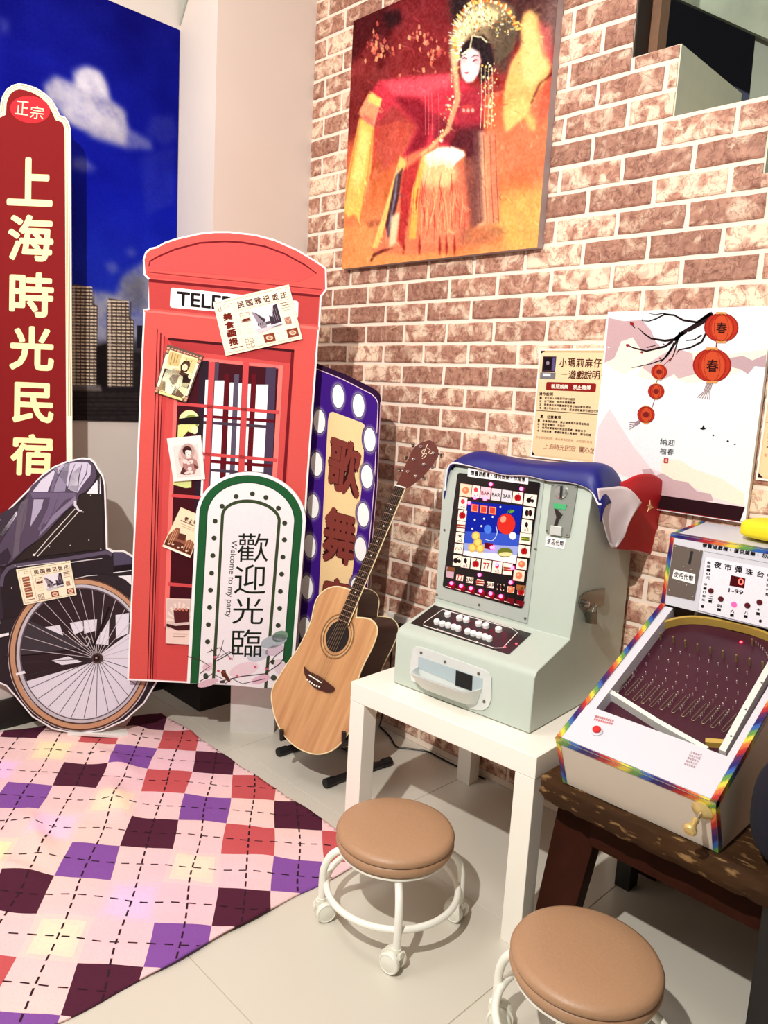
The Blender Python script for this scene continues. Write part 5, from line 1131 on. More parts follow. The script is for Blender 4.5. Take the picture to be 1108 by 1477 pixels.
# ---------------------------------------------------------------- printed sheets on the brick wall
PI_ = Plane((0, WY-.0085, 0), (0, -1, 0))
def sheetpaper(label_, x0, x1, z0, z1, group):
    t = root('instruction_poster', label_, 'poster', ((x0+x1)/2, WY, z0), group=group)
    MB().box(x0, x1, WY-.0085, WY-.0068, z0, z1).build('poster_paper', mat('poster_cream', (240, 214, 172), .5), t, True)
    pr = Print(PI_, .0004, .00025)
    def W(x, z):  # world -> photo coordinates of a point of this sheet
        d = np.array([x, WY-.0085, z])-CAM; return (554+FPX*(d @ RT)/(d @ FW), 738.5-FPX*(d @ UP)/(d @ FW))
    w, h = x1-x0, z1-z0
    def Q(u0, v0, u1, v1): return [W(x0+u0*w, z1-v0*h), W(x0+u1*w, z1-v0*h), W(x0+u1*w, z1-v1*h), W(x0+u0*w, z1-v1*h)]
    pr.poly(Q(0, 0, 1, 1), (250, 244, 236), 0); pr.poly(Q(.02, .015, .98, .985), (232, 200, 154), 1); pr.poly(Q(.03, .03, .97, .97), (240, 210, 166), 1.5)
    pr.poly(Q(.02, .025, .98, .032), (40, 28, 40), 2)
    for a in ([(.02, .02), (.08, .02), (.02, .05)], [(.02, .98), (.07, .98), (.02, .945)], [(.98, .98), (.93, .98), (.98, .945)]): pr.poly([W(x0+u*w, z1-v*h) for u, v in a], (40, 28, 40), 2)
    pr.poly(Q(.06, .07, .25, .21), (60, 34, 44), 2); pr.poly(Q(.08, .08, .19, .19), (24, 14, 22), 3); pr.oval(*W(x0+.135*w, z1-.13*h), 2.4, 3, (150, 130, 150), 4, n=10); pr.poly(Q(.2, .08, .24, .2), (90, 80, 130), 3); pr.poly(Q(.04, .215, .26, .275), (120, 116, 122), 2); pr.poly(Q(.08, .225, .19, .25), (246, 240, 240), 3)
    for i, ch in enumerate('小瑪莉麻仔台'): pr.text(ch, Q(.30+.115*i, .085, .40+.115*i, .165), (78, 26, 20), 2, .025)
    for i, ch in enumerate('遊戲說明'): pr.text(ch, Q(.44+.105*i, .19, .54+.105*i, .265), (78, 26, 20), 2, .025)
    pr.poly(Q(.33, .226, .42, .231), (78, 26, 20), 2); pr.poly(Q(.87, .226, .95, .231), (78, 26, 20), 2)
    q = rr(Q(.14, .30, .82, .375), 2.6); pr.poly(q, (142, 30, 26), 2)
    for i, ch in enumerate('親朋娛樂 禁止賭博'):
        if ch != ' ': pr.text(ch, Q(.215+.06*i, .318, .27+.06*i, .358), (252, 240, 224), 3, .02)
    def row(s, v, u, hh=.024, wd=.034, col=(46, 20, 18), b=.035):
        for i, ch in enumerate(s):
            if ch != ' ': pr.text(ch, Q(u+wd*i+.002, v, u+wd*(i+1)-.002, v+hh), col, 2, b)
    row('操作說明', .395, .05, .032, .05)
    for i, s in enumerate(('1 首先投入代幣即可押分遊玩', '2 按下開始 或押各種圖案鍵', '3 燈號停在所押圖案即可得分並由機台退出', '4 得分可按大小 比倍 再按退幣鍵即可退出代幣')): row(s, .435+.031*i, .06, .022, .036)
    pr.poly(Q(.03, .562, .97, .568), (60, 34, 34), 2)
    row('！ 注意事項', .60, .09, .032, .05)
    for i, s in enumerate(('1 本機僅供娛樂 禁止賭博或兌換現金物品', '2 請愛惜機台 勿拍打', '3 使用完畢請將代幣放回原處 謝謝合作', '4 如遇故障 請通知管理人員處理 請勿拆機')): row(s, .645+.031*i, .06, .022, .036)
    row('若有疑問請洽詢 櫃台將為您服務 祝您遊玩愉快', .80, .05, .022, .036, (170, 86, 60), .0)
    row('上海時光民宿', .86, .18, .05, .075, (150, 66, 44), .0); row('關心您', .86, .68, .05, .07, (120, 40, 30), .015)
    pr.build('printed_text', t)
sheetpaper('cream instruction poster on the bricks, between the guitar and the lantern board', -1.266, -1.034, 1.028, 1.336, 'cream instruction posters')
sheetpaper('second cream instruction poster, right of the lantern board', -.640, -.408, 1.036, 1.344, 'cream instruction posters')

# ---------------------------------------------------------------- lantern board
YL = WY-.024; PLL = Plane((0, YL, 0), (0, -1, 0))
x0, x1, z0, z1 = PLL.at(877, 450)[0], PLL.at(1075, 754)[0], PLL.at(1075, 755)[2], PLL.at(877, 450)[2]
t = root('lantern_board', 'white board printed with red lanterns on a branch, leaning on the bricks', 'poster', ((x0+x1)/2, YL, z0))
MB().box(x0, x1, YL, YL+.014, z0, z1).build('board_panel', mat('foam_board_white', (236, 230, 226), .55), t, True)
pr = Print(PLL, .0004, .00025); k = crop(740, 430, 3.011)
def W(x, z): d = np.array([x, YL, z])-CAM; return (554+FPX*(d @ RT)/(d @ FW), 738.5-FPX*(d @ UP)/(d @ FW))
pr.poly([W(x0, z1), W(x1, z1), W(x1, z0), W(x0, z0)], (232, 236, 238), 0)
pr.poly(k(352,710,372,560,420,480,520,640,600,740,700,780,840,850,1005,905,1005,912,640,880,560,800,400,740), (240, 214, 216), 1)
pr.poly(k(415,85,480,100,560,95,600,140,620,190,640,210,590,235,560,300,520,300,520,270,480,290,440,265,398,280), (198, 164, 168), 1)
pr.poly(k(398,280,440,262,470,190,520,170,560,230,640,215,700,240,780,230,960,240,1105,222,1100,270,980,320,900,350,760,370,660,330,620,360,540,340,560,290,480,330,440,310), (240, 232, 214), 1.4)
pr.poly(k(560,300,640,250,700,215,780,240,790,330,720,350,700,330,640,360,600,330), (206, 176, 178), 1.8)
pr.poly(k(940,260,1000,250,1040,270,1100,245,1098,300,1050,295,1020,330,990,310,950,300), (190, 160, 166), 2)
pr.poly(k(560,745,600,740,620,770,650,760,700,790,760,800,800,840,860,850,870,880,760,890,680,870,600,850), (196, 166, 170), 2)
pr.poly(k(640,705,720,700,780,740,900,780,1005,850,1005,905,880,870,800,830,720,800,650,770), (240, 228, 208), 1.6)
pr.poly([W(x0, z0+.042)]+k(655,858,1008,908)+[W(x1-.012, z0+.002), W(x0, z0+.002)], (40, 14, 20), 2.2)
pr.poly(k(640,915,1004,972)+[W(x1-.014, z0+.002), W(x0, z0+.002)], (160, 36, 34), 2.4)
BK = (36, 18, 22)
for q, w in ((k(870,70,810,110,740,150,700,180,660,185,600,175,570,155,545,130), [9, 7, 6, 4, 3.4, 2.6, 2, 1]), (k(860,66,800,105,740,96,700,74,660,70,620,90,590,100,560,98), [5, 3.4, 3, 2.6, 2.2, 2, 1.6, .8]), (k(700,74,650,66,620,72,590,66), [1.6, 1.4, 1, .6]), (k(740,150,690,190,660,210,580,230,520,215,492,200), [5, 3.6, 3, 2.6, 1.8, .8]), (k(580,215,620,205), [1.5,1]), (k(730,150,700,200,670,250,640,280), [5, 4, 2.4, 1]), (k(840,150,820,190,770,215,720,225,708,245), [3, 3, 2.4, 2, .8]),
             (k(820,160,790,180,750,185), [2.4, 2, .8]), (k(690,215,655,265,600,285,516,303), [2.4, 2, 1.4, .6]), (k(720,170,700,240,680,280), [2, 1.6, .6]), (k(560,98,565,88), [1, .5]), (k(510,105,530,130), [2.4, 1])): pr.line(q, w, BK, 3)
for x, y, r in ((517,112,3), (498,205,2.6), (560,235,2.2), (640,262,1.6), (680,268,1.6), (655,200,1.2)): pr.oval(*k(x, y)[0], r, r*.8, (150, 30, 34), 3.5, n=10)
for x, y in ((475,190), (540,265), (700,190), (640,160), (760,150), (416,214), (680,155), (800,180)): pr.oval(*k(x, y)[0], 1.6, 1.3, (252, 244, 244), 4, n=8)
def lantern(cx_, cy_, rx, ry, ch=None):
    X, Y = k(cx_, cy_)[0]; a, b = rx/3.011, ry/3.011
    pr.oval(X, Y, a, b, (150, 26, 22), 4); pr.oval(X, Y, a*.93, b*.95, (180, 48, 30), 5); pr.oval(X+a*.05, Y+b*.05, a*.6, b*.85, (200, 76, 42), 6)
    for f_ in (-.72, -.42, .42, .72): pr.line(oval(X, Y, a*f_, b*.93, 0, 10, -PI/2, PI/2), .55, (130, 20, 20), 7)
    pr.poly([(X-a*.3, Y-b*1.06), (X+a*.3, Y-b*1.04), (X+a*.3, Y-b*.88), (X-a*.3, Y-b*.9)], (226, 150, 84), 7); pr.poly([(X-a*.3, Y+b*.9), (X+a*.3, Y+b*.9), (X+a*.25, Y+b*1.05), (X-a*.25, Y+b*1.05)], (226, 150, 84), 7)
    if ch: pr.text(ch, [(X-a*.28, Y-b*.36), (X+a*.34, Y-b*.34), (X+a*.32, Y+b*.4), (X-a*.3, Y+b*.38)], (40, 14, 14), 8, .02)
    else: pr.oval(X, Y, a*.35, b*.35, (120, 30, 26), 8, n=12)
pr.line(k(885,190,882,220), 1.4, (130, 20, 20), 3)
lantern(905, 128, 75, 64, '春'); lantern(865, 292, 84, 74, '春'); lantern(635, 320, 35, 33); lantern(622, 405, 36, 34); lantern(578, 506, 38, 38)
pr.line(k(628,352,622,372), .8, (130, 20, 20), 4); pr.line(k(616,438,605,474), .8, (130, 20, 20), 4); pr.line(k(700,250,650,295), .8, (130, 20, 20), 3.6)
for i in range(6): pr.line(k(842+i*5, 366, 830+i*5, 405, 800+i*11, 432+i*2), .7, (120, 20, 24), 4)
for i in range(4): pr.line(k(552, 528+i*5, 530, 540+i*5, 506, 540+i*10), .7, (120, 20, 24), 4)
for q in (k(812,568,822,562,828,550,832,562,838,568,824,572), k(866,596,872,592,874,598,868,600), k(928,622,934,614,940,624,932,626), k(956,632,970,636,962,638)): pr.poly(q, (20, 16, 22), 4)
for ch, q in (('納', (640,608,670,612,668,640,638,636)), ('迎', (674,612,704,616,702,644,672,640)), ('福', (640,650,668,654,664,680,636,678)), ('春', (672,652,700,656,696,684,668,680))): pr.text(ch, k(*q), (30, 18, 22), 4)
pr.poly(rr(k(656,692,676,694,674,718,654,716), 1.5), (176, 30, 34), 4); pr.text('福', k(659,696,672,698,671,714,657,713), (250, 220, 210), 5)
pr.build('printed_face', t)
# ---------------------------------------------------------------- rug
E1, E2, O_ = np.array([.095, .0895]), np.array([.107, -.082]), np.array([-1.714, 1.0])
KC, RC, PC, WC = (78, 28, 50), (196, 84, 88), (130, 78, 158), (238, 200, 200)
cells = {(-1,0):KC,(0,-3):KC,(-3,-2):KC,(-3,2):KC,(1,2):KC,(-1,4):KC,(2,-1):KC,(-2,-5):KC,(-5,-4):KC,(1,0):RC,(-1,-2):RC,(-1,-4):RC,(-3,4):RC,(-3,-4):RC,(1,-2):RC,(3,0):RC,
         (0,-1):PC,(-2,-3):PC,(-2,1):PC,(0,3):PC,(2,1):PC,(-4,-1):PC,(-2,5):PC,(-1,2):(226,200,226),(-2,3):(246,226,196),(0,1):(248,228,196),(-4,-3):(248,228,190),(-2,-1):(248,226,196),(-3,0):(240,200,232),(-4,1):(250,232,186),(-5,-2):(244,200,236),
         (-5,0):KC,(-5,2):PC,(-4,3):KC,(-4,5):PC,(-6,1):RC,(-6,-1):(244,208,230),(-6,3):(246,226,196),(-5,4):(246,226,196),(-3,6):RC,(-1,6):PC,(-5,6):KC,(1,4):RC,(-6,-3):KC}
def rug_z(x, y):
    z = .006
    def ridge(ax, ay, bx, by, w, h):
        p = np.array([x-ax, y-ay]); d = np.array([bx-ax, by-ay]); L = np.linalg.norm(d); d /= L; s = min(max(p @ d, 0), L); q = np.linalg.norm(p-d*s)
        return h*math.exp(-(q/w)**2)*math.sin(PI*min(1, max(0, (s+.02)/(L+.04))))
    z += ridge(-2.30, 1.0, -1.98, 1.02, .03, .014)+ridge(-2.02, .95, -1.80, .88, .03, .016)+ridge(-2.0, .70, -1.76, .66, .028, .020)+ridge(-2.36, 1.25, -2.2, 1.05, .035, .010)+ridge(-1.84, .56, -1.70, .63, .02, .012)+ridge(-2.5, .8, -2.36, 1.0, .04, .008)
    z += .0022*math.sin(23*x+9*y)*math.sin(17*y-6*x)+.0015*math.sin(51*x-20*y)*math.sin(44*y)
    e = max(0, 1-abs(x+1.262)/.03); z += .006*e*max(0, math.sin(y*9+.5))
    e = max(0, 1-abs(y-1.30)/.03); z += .005*e*max(0, math.sin(x*11))
    return max(z, .0045)
def rug_mesh(gen, name, thick, mcol, parent=None, off=0.0):
    bm = bmesh.new(); cl = bm.loops.layers.float_color.new('Col')
    vmap = {}
    for pts, col in gen:
        vs = []
        for p in pts:
            kx = (round(p[0], 5), round(p[1], 5))
            if kx not in vmap: vmap[kx] = bm.verts.new((p[0], p[1], 0))
            vs.append(vmap[kx])
        if len(set(vs)) < 3: continue
        try: f = bm.faces.new(vs)
        except ValueError: continue
        c_ = (*lin(col), 1)
        for l in f.loops: l[cl] = c_
    for co, no in (((-1.260, 0, 0), (1, 0, 0)), ((0, 1.303, 0), (0, 1, 0)), ((-2.545, 0, 0), (-1, 0, 0)), ((-2.405, 1.2, 0), (-.8, .3, 0)), ((0, -.25, 0), (0, -1, 0))):
        g_ = bm.verts[:]+bm.edges[:]+bm.faces[:]; bmesh.ops.bisect_plane(bm, geom=g_, plane_co=co, plane_no=no, clear_outer=True)
    for v in bm.verts:
        x, y = v.co.x, v.co.y
        w1 = .006*math.sin(y*13+x*5)*(.3 if off else .3); v.co.z = rug_z(x, y)+off
        v.co.x += .0025*math.sin(y*31+2*x)+.002*math.sin(y*11); v.co.y += .003*math.sin(x*27+y*8)
    bmesh.ops.recalc_face_normals(bm, faces=bm.faces)
    for f in bm.faces:
        f.smooth = True
        if f.normal.z < 0: f.normal_flip()
    me = bpy.data.meshes.new(name); bm.to_mesh(me); bm.free()
    return link(name, me, mcol, parent, parent is not None)
def shade(col, x, y, soft):
    n = .5+.5*math.sin(x*7.3+y*3.1)*math.sin(y*5.7-x*2.2)
    c_ = np.array(col, float)
    if soft: c_ = c_+np.array([(n-.5)*6, (n-.5)*14-2, (.5-n)*8])
    return tuple(c_)
def cellgen():
    N = 9
    for i in range(-9, 6):
        for j in range(-8, 12):
            col = cells.get((i, j), WC); soft = col[1] > 180
            if soft and (i+j) % 2 == 0: col = WC
            for a in range(N):
                for b in range(N):
                    q = [O_+E1*(i+(a+da)/N)+E2*(j+(b+db)/N) for da, db in ((0, 0), (1, 0), (1, 1), (0, 1))]
                    m = sum(q)/4
                    if m[0] > -1.2 or m[1] > 1.36 or m[0] < -2.7 or m[1] < -.4: continue
                    cc = col
                    if soft and (i, j) in cells:                       # faded squares: colour melts into the ground
                        d = min(a+.5, N-a-.5, b+.5, N-b-.5)/N; cc = tuple(np.array(WC)*(1-min(1, d*5))+np.array(col)*min(1, d*5))
                    yield [tuple(p) for p in q], shade(cc, m[0], m[1], soft)
t = root('picnic_rug', 'pink, purple and maroon chequered rug with dashed stitching on the floor', 'rug', (-1.8, .9, 0))
rm = vcmat('rug_cloth', .75, .2, .07)
rg = rug_mesh(cellgen(), 'woven_cloth', .003, rm, t)
s_ = rg.modifiers.new('thickness', 'SOLIDIFY'); s_.thickness = .0035; s_.offset = -1
def dashgen():
    for axis in (0, 1):
        D, X = (E1, E2) if axis == 0 else (E2, E1); L = np.linalg.norm(D); d = D/L; nrm = np.array([-d[1], d[0]])
        for i in range(-9, 12):
            s = -9.0
            while s < 12:
                p = O_+X*(i+.5)+D*s+nrm*.0015*math.sin(s*3); e = p+d*.019
                if p[0] < -1.22 and p[1] < 1.32 and p[0] > -2.6 and p[1] > -.3:
                    w = .0017 if axis == 0 else .0021
                    yield [tuple(p-nrm*w), tuple(p+d*.0095-nrm*w), tuple(e-nrm*w), tuple(e+nrm*w), tuple(p+d*.0095+nrm*w), tuple(p+nrm*w)], (48, 22, 34)
                s += .0365/L if axis == 0 else .031/L
rug_mesh(dashgen(), 'stitching', 0, rm, t, .0008)['kind'] = 'stuff'

# ---------------------------------------------------------------- rolling stools
leather = mat('tan_leather', (182, 142, 108), .45, rgb2=(170, 130, 98), scale=220, bump=.12)
whitep = mat('white_tube', (246, 244, 232), .35, var=.01)
whitew = mat('white_caster', (238, 236, 222), .4, var=.01)
def stool(label_, cx_, cy_, ang):
    t = root('rolling_stool', label_, 'stool', (cx_, cy_, 0), ang, 'low rolling stools with tan seats')
    R = .132
    seat = MB().lathe([(0, .186), (R-.012, .186), (R-.003, .190), (R+.001, .200), (R-.001, .2085), (R-.004, .2105), (R-.001, .2125), (R+.001, .219), (R-.003, .2265), (R-.013, .231), (R*.6, .2335), (0, .234)], 56).build('seat', leather, t); smooth(seat, 1.2)
    MB().lathe([(0, .181), (R-.006, .181), (R-.006, .186), (0, .186)], 48).build('seat_base', whitep, t)
    for k_ in range(4):
        a = PI/2*k_; cs, sn = math.cos(a), math.sin(a); rp = [(.085, .178), (.118, .172), (.142, .156), (.155, .128), (.158, .098), (.158, .052)]
        rp = spline(rp, 5, False)
        smooth(MB().tube([(r*cs, r*sn, z) for r, z in rp], .0085, 12).build('leg', whitep, t), 1.2)
        # caster: stem, hood and twin wheels
        ca = a+(.9, -.7, 1.9, .3)[k_]; M_ = Matrix.Translation((.158*cs, .158*sn, 0)) @ Matrix.Rotation(ca, 4, 'Z')
        c_ = MB().lathe([(0, .044), (.010, .044), (.010, .054), (0, .055)], 14, M_)
        hp = [(.013, .048)]+[(-.008+.027*math.cos(x), .0235+.027*math.sin(x)) for x in np.linspace(PI*.35, PI*1.02, 12)]+[(-.035, .010), (-.024, .010), (0, .022), (.014, .036)]
        c_.add([tuple(M_ @ Vector((x, s*.0065, z))) for s in (-1, 1) for x, z in hp], []); n_ = len(hp); base_ = len(c_.v)-2*n_
        for tr in tessellate_polygon([[Vector((x, z, 0)) for x, z in hp]]): c_.f.append(tuple(base_+i for i in tr)); c_.f.append(tuple(base_+n_+i for i in reversed(tr)))
        for i in range(n_): j = (i+1) % n_; c_.f.append((base_+i, base_+j, base_+n_+j, base_+n_+i))
        cs_ = c_.build('caster', whitew, t); smooth(cs_)
        for s in (-1, 1):
            Wm_ = M_ @ Matrix.Translation((-.008, s*.007, .0235)) @ Matrix.Rotation(-s*PI/2, 4, 'X')
            smooth(MB().lathe([(0, 0), (.022, 0), (.0235, .002), (.0235, .010), (.021, .0128), (.0195, .0128), (.019, .0118), (.017, .0125), (0, .0135)], 26, Wm_).build('wheel', whitew, cs_))
    smooth(MB().tube([(.149*math.cos(x), .149*math.sin(x), .088) for x in np.linspace(0, 2*PI, 49)[:-1]], .0075, 12, closed=True).build('foot_ring', whitep, t), 1.2)
    return t
stool('tan round stool on white casters in front of the white side table', -1.066, 1.166, math.radians(-41))
stool('tan round stool at the bottom right, in front of the dark bench', -.572, 1.145, math.radians(-77))

# ---------------------------------------------------------------- rustic bench
rustic = mat('rustic_wood', (78, 52, 28), .65, rgb2=(34, 18, 10), scale=26, bump=.6)
nt = rustic.node_tree; nz = [n for n in nt.nodes if n.type == 'TEX_NOISE'][0]; tcn = [n for n in nt.nodes if n.type == 'TEX_COORD'][0]
mp = nt.nodes.new('ShaderNodeMapping'); mp.inputs['Scale'].default_value = (.35, 1, 1.4); nt.links.new(tcn.outputs['Object'], mp.inputs['Vector']); nt.links.new(mp.outputs['Vector'], nz.inputs['Vector'])
n5 = nt.nodes.new('ShaderNodeTexNoise'); n5.inputs['Scale'].default_value = 70; n5.inputs['Detail'].default_value = 6; mp2 = nt.nodes.new('ShaderNodeMapping'); mp2.inputs['Scale'].default_value = (.3, 1.2, 1.2)
nt.links.new(tcn.outputs['Object'], mp2.inputs['Vector']); nt.links.new(mp2.outputs['Vector'], n5.inputs['Vector'])
rp_ = nt.nodes.new('ShaderNodeValToRGB'); rp_.color_ramp.elements[0].position = .57; rp_.color_ramp.elements[1].position = .68; nt.links.new(n5.outputs['Fac'], rp_.inputs[0])
m3 = nt.nodes.new('ShaderNodeMix'); m3.data_type = 'RGBA'; bs = nt.nodes['Principled BSDF']; src = bs.inputs['Base Color'].links[0].from_socket
nt.links.new(rp_.outputs['Color'], m3.inputs['Factor']); nt.links.new(src, m3.inputs['A']); m3.inputs['B'].default_value = (*lin((140, 108, 70)), 1); nt.links.new(m3.outputs['Result'], bs.inputs['Base Color'])
bs.inputs['Specular IOR Level'].default_value = .12
t = root('rustic_bench', 'dark rough-hewn wooden bench under the white pinball game', 'bench', (-.35, 1.58, 0))
bm = bmesh.new(); nx, ny = 70, 6
prof_ = lambda y0, y1: [(y0+.004, .372), (y0-.002, .385), (y0-.004, .400), (y0, .414), (y0+.012, .4195), (y1, .4195), (y1, .372)]
x0b, x1b = -.798, .30; rings = []
for i in range(nx+1):
    x = x0b+(x1b-x0b)*i/nx; r = []
    en = min(1, (i/3)**.6) if i < 3 else 1
    for y, z in prof_(1.298, 1.852):
        j_ = rnd.uniform(-.003, .003) if y < 1.4 else 0; r.append(bm.verts.new((x+(rnd.uniform(-.003, .003) if i else rnd.uniform(0, .006)), y+j_+(1-en)*.012*(1 if y < 1.5 else 0), z+(rnd.uniform(-.0025, .001) if y < 1.4 else 0))))
    rings.append(r)
for i in range(nx):
    for j in range(len(rings[0])): q = (j+1) % len(rings[0]); bm.faces.new((rings[i][j], rings[i][q], rings[i+1][q], rings[i+1][j]))
bm.faces.new(rings[0][::-1]); bm.faces.new(rings[-1]); bmesh.ops.recalc_face_normals(bm, faces=bm.faces)
me = bpy.data.meshes.new('bench_top'); bm.to_mesh(me); bm.free(); smooth(link('bench_top', me, rustic, t, True), .5)
redw = mat('dark_red_wood', (62, 26, 12), .7, rgb2=(36, 15, 8), scale=20); redw.node_tree.nodes['Principled BSDF'].inputs['Specular IOR Level'].default_value = .1
bevel(MB().box(-.70, -.353, 1.36, 1.385, .285, .3715).build('apron', redw, t, True), .002)
for x, y, dx, dy in ((-.735, 1.40, -.03, -.05), (-.735, 1.78, -.03, .02), (.2, 1.40, .03, -.04), (.2, 1.78, .03, .02)):
    f = [(x-.05, y-.02, .3715), (x+.05, y-.02, .3715), (x+.04+dx, y-.02+dy, 0), (x-.04+dx, y-.02+dy, 0)]
    bevel(MB().prism(f, [(a, b+.04, c_) for a, b, c_ in f]).build('leg', redw, t, True), .003)
bevel(MB().box(-.352, -.300, 1.318, 1.82, 0, .3715).build('support_panel', mat('black_leg', (20, 14, 12), .5), t, True), .002)
lb_ = MB().box(-.79, -.752, 1.69, 1.735, .0, .371).build('leg', mat('black_leg', (20, 14, 12), .5), t, True)
MB().box(-.782, -.76, 1.688, 1.6898, .275, .30).build('paper_tag', mat('tag_white', (190, 180, 170), .6), lb_, True)

# ---------------------------------------------------------------- tabletop pinball game
AX = np.array([-.748, 1.27, .53]); VU = np.array([1., 0, 0]); VV = np.array([0, .8873, .4612]); VN = np.array([0, -.4612, .8873]); PW, PLEN = .316, .455
def pp(u, v, n=0.0): return tuple(AX+VU*u+VV*v+VN*n)
t = root('pinball_game', 'white tabletop pinball game trimmed with rainbow tape on the dark bench', 'pinball', (-.59, 1.316, .42))
wpan = mat('white_laminate', (214, 212, 220), .4, var=.01); wfr = mat('cream_laminate', (214, 202, 186), .5, var=.02)
zb_ = .4205
hf0 = np.array([0, 1.678, .742]); hf1 = np.array([0, 1.705, .858]); HB = [(1.85, .90), (1.85, zb_)]
side = [(1.316, zb_), (1.27, .53), (1.678, .742), (1.688, .905), (1.85, .921), (1.85, zb_)]
for xa, xb in ((0, .010), (PW-.010, PW)):
    MB().prism([(AX[0]+xa, y, z) for y, z in side], [(AX[0]+xb, y, z) for y, z in side]).build('side_panel', wfr, t, True)
q_ = [(AX[0]+.0101, 1.3158, zb_), (AX[0]+PW-.0101, 1.3158, zb_), (AX[0]+PW-.0101, 1.2705, .529), (AX[0]+.0101, 1.2705, .529)]
MB().prism(q_, [(x, y+.008, z+.002) for x, y, z in q_]).build('front_panel', wfr, t, True)
def slabp(u0, u1, v0, v1, n0, n1, name, m, par=None, tri=None):
    c_ = [(u0, v0), (u1, v0), (u1, v1), (u0, v1)]
    return MB().prism([pp(u, v, n1) for u, v in c_], [pp(u, v, n0) for u, v in c_]).build(name, m, par or t, True)
PT = Plane(AX, VN)
def uv(P): d = np.array(P)-AX; return d @ VU, d @ VV
s1c = crop(780, 960, 3.378); s2c = crop(860, 880, 4.468); s3c = crop(940, 740, 6.595)
ul = uv(PT.at(*s1c(200, 180)[0])); ur = uv(PT.at(*s1c(950, 465)[0]))
vcon = (ul[1]+ur[1])/2
slabp(.0101, PW-.0101, .004, vcon, -.012, .0012, 'console_panel', wpan)
REC = -.030
maroon = mat('maroon_playfield', (74, 26, 46), .28, rgb2=(50, 14, 30), scale=9)
PB_ = Plane(np.array(pp(0, 0, REC)), VN)
slabp(.0101, PW-.0101, vcon, PLEN+.004, REC-.006, REC, 'playfield', maroon)
# white inner rails
slabp(.0101, .030, vcon+.001, PLEN, REC+.0002, -.002, 'inner_rail', wpan)
slabp(PW-.024, PW-.0101, vcon+.001, PLEN, REC+.0002, -.002, 'inner_rail', wpan)
def strip(pts, h, w, name, m, base=REC+.0003):
    """standing strip following photo points traced on its top edge"""
    Pt = Plane(np.array(pp(0, 0, base+h)), VN); P = [uv(Pt.at(x, y)) for x, y in pts]; n = len(P); L, R_ = [], []
    for i in range(n):
        a = np.array(P[max(i-1, 0)]); b = np.array(P[min(i+1, n-1)]); d = (b-a)/np.linalg.norm(b-a); m_ = np.array([-d[1], d[0]])*w/2; c_ = np.array(P[i]); L.append(c_+m_); R_.append(c_-m_)
    o = MB(); o.add([pp(*p, base+h) for p in L]+[pp(*p, base+h) for p in R_]+[pp(*p, base) for p in L]+[pp(*p, base) for p in R_],
          [(i, i+1, n+i+1, n+i) for i in range(n-1)]+[(i, i+1, 2*n+i+1, 2*n+i) for i in range(n-1)]+[(n+i, n+i+1, 3*n+i+1, 3*n+i) for i in range(n-1)]+[(0, n, 3*n, 2*n), (n-1, 2*n-1, 4*n-1, 3*n-1)]+[(2*n+i, 2*n+i+1, 3*n+i+1, 3*n+i) for i in range(n-1)])
    return o.build(name, m, t, True)
gold = mat('gold_wood', (206, 174, 84), .45, rgb2=(176, 140, 62), scale=12)
strip(spline(s2c(325,185,350,140,400,92,480,60,580,42,680,44,800,62,920,88,1020,116,1110,150,1180,190), 4, False), .020, .006, 'arc_rail', gold)
strip(s2c(80,515,400,715,716,892), .022, .010, 'lower_guide', mat('guide_white', (226, 226, 218), .4))
strip(s2c(1180,250,1108,372,960,632,812,905), .024, .012, 'lane_divider', mat('guide_white', (226, 226, 218), .4))
strip(s2c(704,836,826,846), .014, .010, 'gate_block', gold)
scr = mat('dull_screw', (120, 116, 104), .4, .7)
for x, y, h in ((164,640,.0),(376,755,.0),(870,812,.0245),(965,640,.0245),(1068,468,.0245)):
    Pt = Plane(np.array(pp(0, 0, REC+h)), VN); P = Pt.at(*s2c(x, y)[0])
    if h: MB().lathe([(0, 0), (.0022, 0), (.0018, .001), (0, .0012)], 8, frame(tuple(P), VN)).build('screw', scr, t, True)
brass = mat('brass_pin', (196, 180, 120), .3, .8); pinm = mat('steel_pin', (240, 226, 220), .25, .6)
Pp = Plane(np.array(pp(0, 0, REC+.014)), VN)
rows = [(357,210,972,395,11), (341,280,968,472,11), (322,340,980,547,11), (255,375,901,585,11), (235,405,882,620,11)]
o = MB()
def pin(mb, x, y, h=.008, r=.0011):
    u, v = uv(Plane(np.array(pp(0, 0, REC+h)), VN).at(x, y)); mb.lathe([(0, 0), (r, 0), (r, h), (0, h+.0005)], 6, frame(pp(u, v, REC), VN))
for xa, ya, xb, yb, n in rows:
    for i in range(n): pin(o, *s2c(xa+(xb-xa)*i/(n-1), ya+(yb-ya)*i/(n-1))[0])
combs = [(222,427),(280,447),(330,480),(385,500),(440,520),(505,540),(580,560),(645,585),(710,610),(775,630),(835,655)]
for x, y in combs:
    for i in range(6): pin(o, *s2c(x+22-i*12, y-15+i*17)[0], .007, .0009)
for x, y in ((1030,200),(1045,212),(1060,226),(1075,241),(1088,256),(1098,272),(1104,290)): pin(o, *s2c(x, y)[0])
o.build('pins', pinm, t, True, 'stuff')
